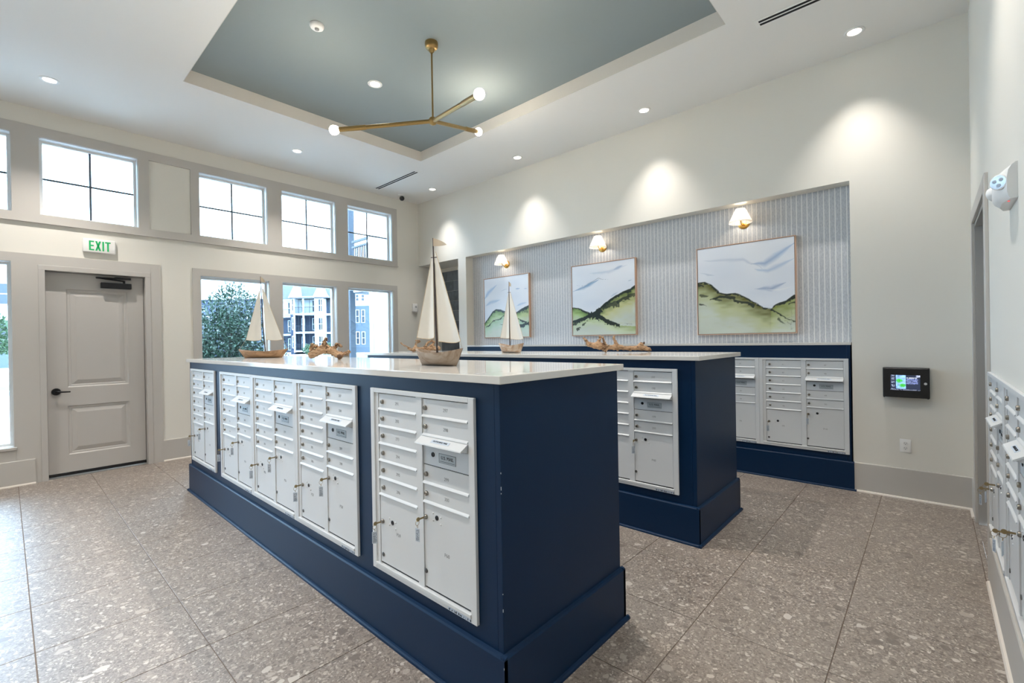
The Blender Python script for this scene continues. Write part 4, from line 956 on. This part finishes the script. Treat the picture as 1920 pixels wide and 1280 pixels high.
def house_a():
    t = thing('apartment_building', 'white and navy apartment block with gables and stacked balconies, seen through the middle window', 'building', (33.34, 74.83, -.15), right_az)
    fl = [.5, 3.5, 6.5, 9.3]
    m_ = MB(); m_.box(U(190), U(250), 0, 9, 6.5, 9.3); m_.box(U(556), U(660), -.2, 9, 0, 9.4); m_.box(-7.0, U(190), 1.6, 9, 6.5, 8.9); m_.box(U(250), U(556), 1.8, 9, 6.5, 9.2); m_.build('white_wall', sid_m, t)
    m_ = MB(); m_.box(U(190), U(250), 0, 9, 0, 6.5); m_.box(-7.0, U(190), 1.6, 9, 0, 6.5); m_.box(U(250), U(556), 1.8, 9, 0, 6.5); m_.box(U(660), 3.6, 1.2, 9, 0, 9.4); m_.build('navy_wall', nsid_m, t)
    for z in (.35, 3.36, 6.36, 9.1):
        m_ = MB(); m_.box(U(250), U(556), -.35, 1.8, z, z+.26); m_.box(-7.1, U(192), -.1, 1.6, z-.3, z-.04); m_.box(U(660), 3.6, -.3, 1.2, z-.1, z+.16); m_.build('floor_band', sid_m, t)
    for cx in (257, 386, 553, 700-38):
        MB().box(U(cx)-.1, U(cx)+.1, -.38, -.12, .3, 9.3).build('post', sid_m, t)
    for lv in range(3):
        z = .62+lv*3.0
        for a, b in ((265, 372), (400, 548)):
            m_ = MB(); x = U(a)
            m_.box(U(a), U(b), -.28, -.24, z+.95, z+1.02)
            while x < U(b): m_.box(x, x+.025, -.27, -.25, z, z+.95); x += .13
            m_.build('balcony_rail', rail_m, t)
            MB().box((U(a)+U(b))/2-.02, (U(a)+U(b))/2+.02, -.28, -.24, z, z+2.7).build('screen_post', rail_m, t)
            bwin(t, U((a*2+b)/3) if a < 300 else U(460), z+.4, z+2.2, .42, 1.78)
        bwin(t, U(230), z+.45, z+2.3, .26, -.0); bwin(t, U(612), z+.3, z+2.2, .3, -.2); bwin(t, U(640), z+.3, z+2.2, .2, -.2)
        m_ = MB(); x = U(60); m_.box(U(60), U(188), 0, .04, z+.62, z+.69)
        while x < U(188): m_.box(x, x+.025, .01, .03, z-.3, z+.62); x += .13
        m_.build('balcony_rail', rail_m, t); bwin(t, U(110), z+.1, z+1.9, .3, 1.58); bwin(t, U(160), z+.1, z+1.9, .3, 1.58); MB().box(U(72)-.06, U(72)+.06, -.05, .1, z-.4, z+2.4).build('post', sid_m, t)
        MB().box(U(692), U(755), 1.1, 1.25, z, z+2.55).build('screen_panel', wgl_m, t)
    r_ = MB(); r_.prism([(-.6, 9.0), (9, 9.0), (9, 9.4), (4, 13.2)], -7.2, 3.7, 'x'); r_.build('roof', roof_m, t)
    for (a, b, pk) in ((212, 372, 11.0), (552, 745, 11.0)):
        g = MB(); g.prism([(U(a), 9.2), (U(b), 9.2), ((U(a)+U(b))/2 - (.1 if a < 300 else .3), pk)], -.5, 3, 'y'); g.build('gable', sid_m, t)
        q = MB(); pk_ = ((U(a)+U(b))/2 - (.1 if a < 300 else .3), pk+.12); q.tube([(U(a)-.15, -.6, 9.15), (pk_[0], -.6, pk_[1])], .09, 6); q.tube([(U(b)+.15, -.6, 9.15), (pk_[0], -.6, pk_[1])], .09, 6); q.build('gable_trim', sid_m, t)
house_a()
def house_b():
    c = Vector((0, 0, 0)); s = .0925
    t = thing('apartment_building', 'pale blue apartment block with paired windows, seen through the right window', 'building', (41.87, 73.03, -.15), right_az)
    MB().box(-1.6, 9, 0, 9, 0, 8.2).build('blue_wall', bsid_m, t); MB().box(-1.6, 9, 0, 9, 8.2, 12.5).build('white_wall', sid_m, t)
    MB().box(-1.65, 9.2, -.06, 0, 8.1, 8.3).build('band', sid_m, t)
    for cx in (1135, 1215):
        u0 = (520+cx/7.53-680)*s
        for z0, z1 in ((8.98, 10.0), (5.25, 7.35), (1.5, 3.55)): bwin(t, u0, z0, z1, .45, 0)
house_b()
t = thing('long_building', 'long white building behind the shrub, seen through the left window', 'building', (20.3, 66.9, -.15), right_az)
MB().box(-9, 4.4, 0, 1.2, 0, 7.6).build('wall', nsid_m, t); MB().box(-9.2, 4.6, -.3, 1.4, 7.6, 10.2).build('eaves', sid_m, t)
for i in range(6): bwin(t, -8+i*2, 3.6, 5.4, .9, 0)
t = thing('town_house', 'blue and white gabled house seen through the window at the photo edge', 'building', (-.1, 60, -.15), .02)
MB().box(-7, 6, 0, 8, 0, 4.2).build('blue_wall', bsid_m, t); MB().box(-7, 6, 0, 8, 4.2, 9.6).build('white_wall', sid_m, t)
MB().prism([(-7.5, 9.4), (7, 9.4), (3, 13)], -.4, 8, 'y').build('gable', bsid_m, t); q = MB(); q.tube([(-7.6, -.6, 9.4), (3, -.6, 13.1)], .25, 6); q.tube([(7.1, -.6, 9.4), (3, -.6, 13.1)], .25, 6); q.build('gable_trim', sid_m, t)
for x in (-2.6, -.1, 2.4):
    bwin(t, x, 5.6, 7.4, 1.1, 0); bwin(t, x, 1.6, 3.4, 1.1, 0)
# porch beside the right window: white wing wall, dark post, deck edge and railing
t = thing('porch', 'white porch wall with slate post and dark balcony railing outside the right window', 'porch', (5.35, 7.78, -.15))
MB().box(.02, .2, 0, 1.12, 0, 5.6).build('wing_wall', sid_m, t); MB().box(0, .2, 1.12, 1.26, 0, 5.6).build('corner_board', sid_m, t)
MB().box(0, .13, 2.08, 2.21, 0, 5.6).build('post', post_m, t)
MB().box(.02, 1.8, 1.26, 1.96, 2.83, 3.1).build('deck_beam', sid_m, t)
MB().box(.05, 1.8, 1.26, 1.96, 2.8, 2.829).build('shaded_soffit', post_m, t)  # dark post colour painted here as the shade under the deck
rl = MB(); rl.box(.0, .06, 1.26, 1.97, 3.95, 4.0); rl.box(0, .05, 1.26, 1.97, 3.83, 3.87); rl.box(.01, .05, 1.26, 1.97, 3.3, 3.34); rl.build('rail', rail_m, t)
for i in range(9): MB().box(.015, .04, 1.29+i*.078, 1.312+i*.078, 3.34, 3.83).build('baluster', rail_m, t)
# shrubs and trees: leaves on stems
leaf_m = mat('shrub_leaf', '2b4232', .3, var=.6, vscale=7); leaf2_m = mat('tree_leaf', '3a5034', .6, var=.4, vscale=1.5); bark_m = mat('bark', '5b4a3c', .9); far_m = mat('far_foliage', '324a40', .9, var=.3, vscale=.5)
def foliage(lobes, n_, size, seed):
    r = np.random.RandomState(seed); V = []; F = []
    wts = np.array([a[3]*a[4]*a[5] for a in lobes]); wts = wts/wts.sum()
    for (cx, cy, cz, rx, ry, rz_), k in zip(lobes, (wts*n_).astype(int)):
        d = r.normal(size=(k, 3)); d /= np.linalg.norm(d, axis=1)[:, None]; rad = r.rand(k)**.28
        p = np.array([cx, cy, cz]) + d*rad[:, None]*np.array([rx, ry, rz_])*(1+.18*np.sin(7*d[:, :1]+5*d[:, 2:3]+seed))
        a = r.normal(size=(k, 3)) + d*.8 + np.array([0, 0, .5]); a /= np.linalg.norm(a, axis=1)[:, None]; b = np.cross(a, r.normal(size=(k, 3))); b /= np.linalg.norm(b, axis=1)[:, None]
        s = size*(.6+.8*r.rand(k))[:, None]; nb = len(V)*4
        c = np.cross(a, b)
        quad = np.stack([p-a*s, p+b*s*.42+c*s*.1, p+a*s, p-b*s*.42+c*s*.1], 1); V.append(quad.reshape(-1, 3))
    V = np.concatenate(V); nq = len(V)//4; me = bpy.data.meshes.new('foliage')
    me.from_pydata(V.tolist(), [], [(4*i, 4*i+1, 4*i+2, 4*i+3) for i in range(nq)]); return me
def plant(name, label, cat, loc, lobes, n_, size, seed, trunk, mt, group=None):
    t = thing(name, label, cat, loc, 0, group); f = put(foliage(lobes, n_, size, seed), 'foliage', mt, t); f['kind'] = 'stuff'
    tr = MB()
    for (p, r) in trunk: tr.tube(p, r, 7)
    tr.build('trunk', bark_m, t, 60)
plant('shrub', 'large dark green glossy shrub outside the left window', 'shrub', (2.85, 9.9, -.15),
    [(0, 0, 1.1, .95, .7, 1.1), (-.15, 0, 1.75, .72, .6, .75), (.2, 0, 2.15, .5, .45, .7), (.75, .1, .75, .55, .5, .85), (-.65, 0, 1.1, .5, .5, 1.0), (.05, 0, 2.5, .25, .25, .45), (1.05, .1, .8, .35, .4, .9)], 26000, .033, 4,
    [([(0, 0, 0), (0, 0, 1.2), (.1, 0, 2.2)], [.05, .035, .012]), ([(0, 0, .1), (.5, 0, 1.0)], [.035, .012]), ([(0, 0, .1), (-.45, .05, 1.3)], [.035, .012])], leaf_m)
plant('small_tree', 'young street tree seen through the window at the photo edge', 'tree', (-.32, 29, -.15),
    [(0, 0, 2.2, .75, .75, .85)], 1500, .09, 8, [([(0, 0, 0), (0, 0, 2.2)], [.06, .04])], leaf2_m)
for i, (x, y, lb) in enumerate(((30.2, 67.5, 'low round bush at the left foot of the balcony block'), (32.2, 66.0, 'pale bush before the balconies of the navy block'), (34.4, 64.5, 'tall pale bush at the right foot of the balcony block'))):
    plant('bush', lb, 'bush', (x, y, -.15), [(0, 0, .8, 1.0, .8, .9)] + ([(0, 0, 1.9, .5, .5, 1.2)] if i == 2 else []), 900, .14, 20+i, [([(0, 0, 0), (0, 0, .8)], [.05, .03])], leaf2_m, 'bushes before the far buildings')
for i, (dx, hz_) in enumerate(((-14, 17), (-8, 15.5), (-2, 16.5), (4, 15), (10, 16), (16, 14))):
    x, y = 30.4+dx*.672, 100.4-dx*.740
    plant('far_tree', 'hazy green tree %s in the row behind the long white building' % ['leftmost', 'second from left', 'third from left', 'fourth from left', 'fifth from left', 'rightmost'][i], 'tree', (x, y, -.15),
        [(0, 0, hz_*.62, 2.4, 2.6, hz_*.38)], 2200, .55, 40+i, [([(0, 0, 0), (0, 0, hz_*.5)], [.35, .2])], far_m, 'trees behind the long building')
bpy.context.view_layer.update()
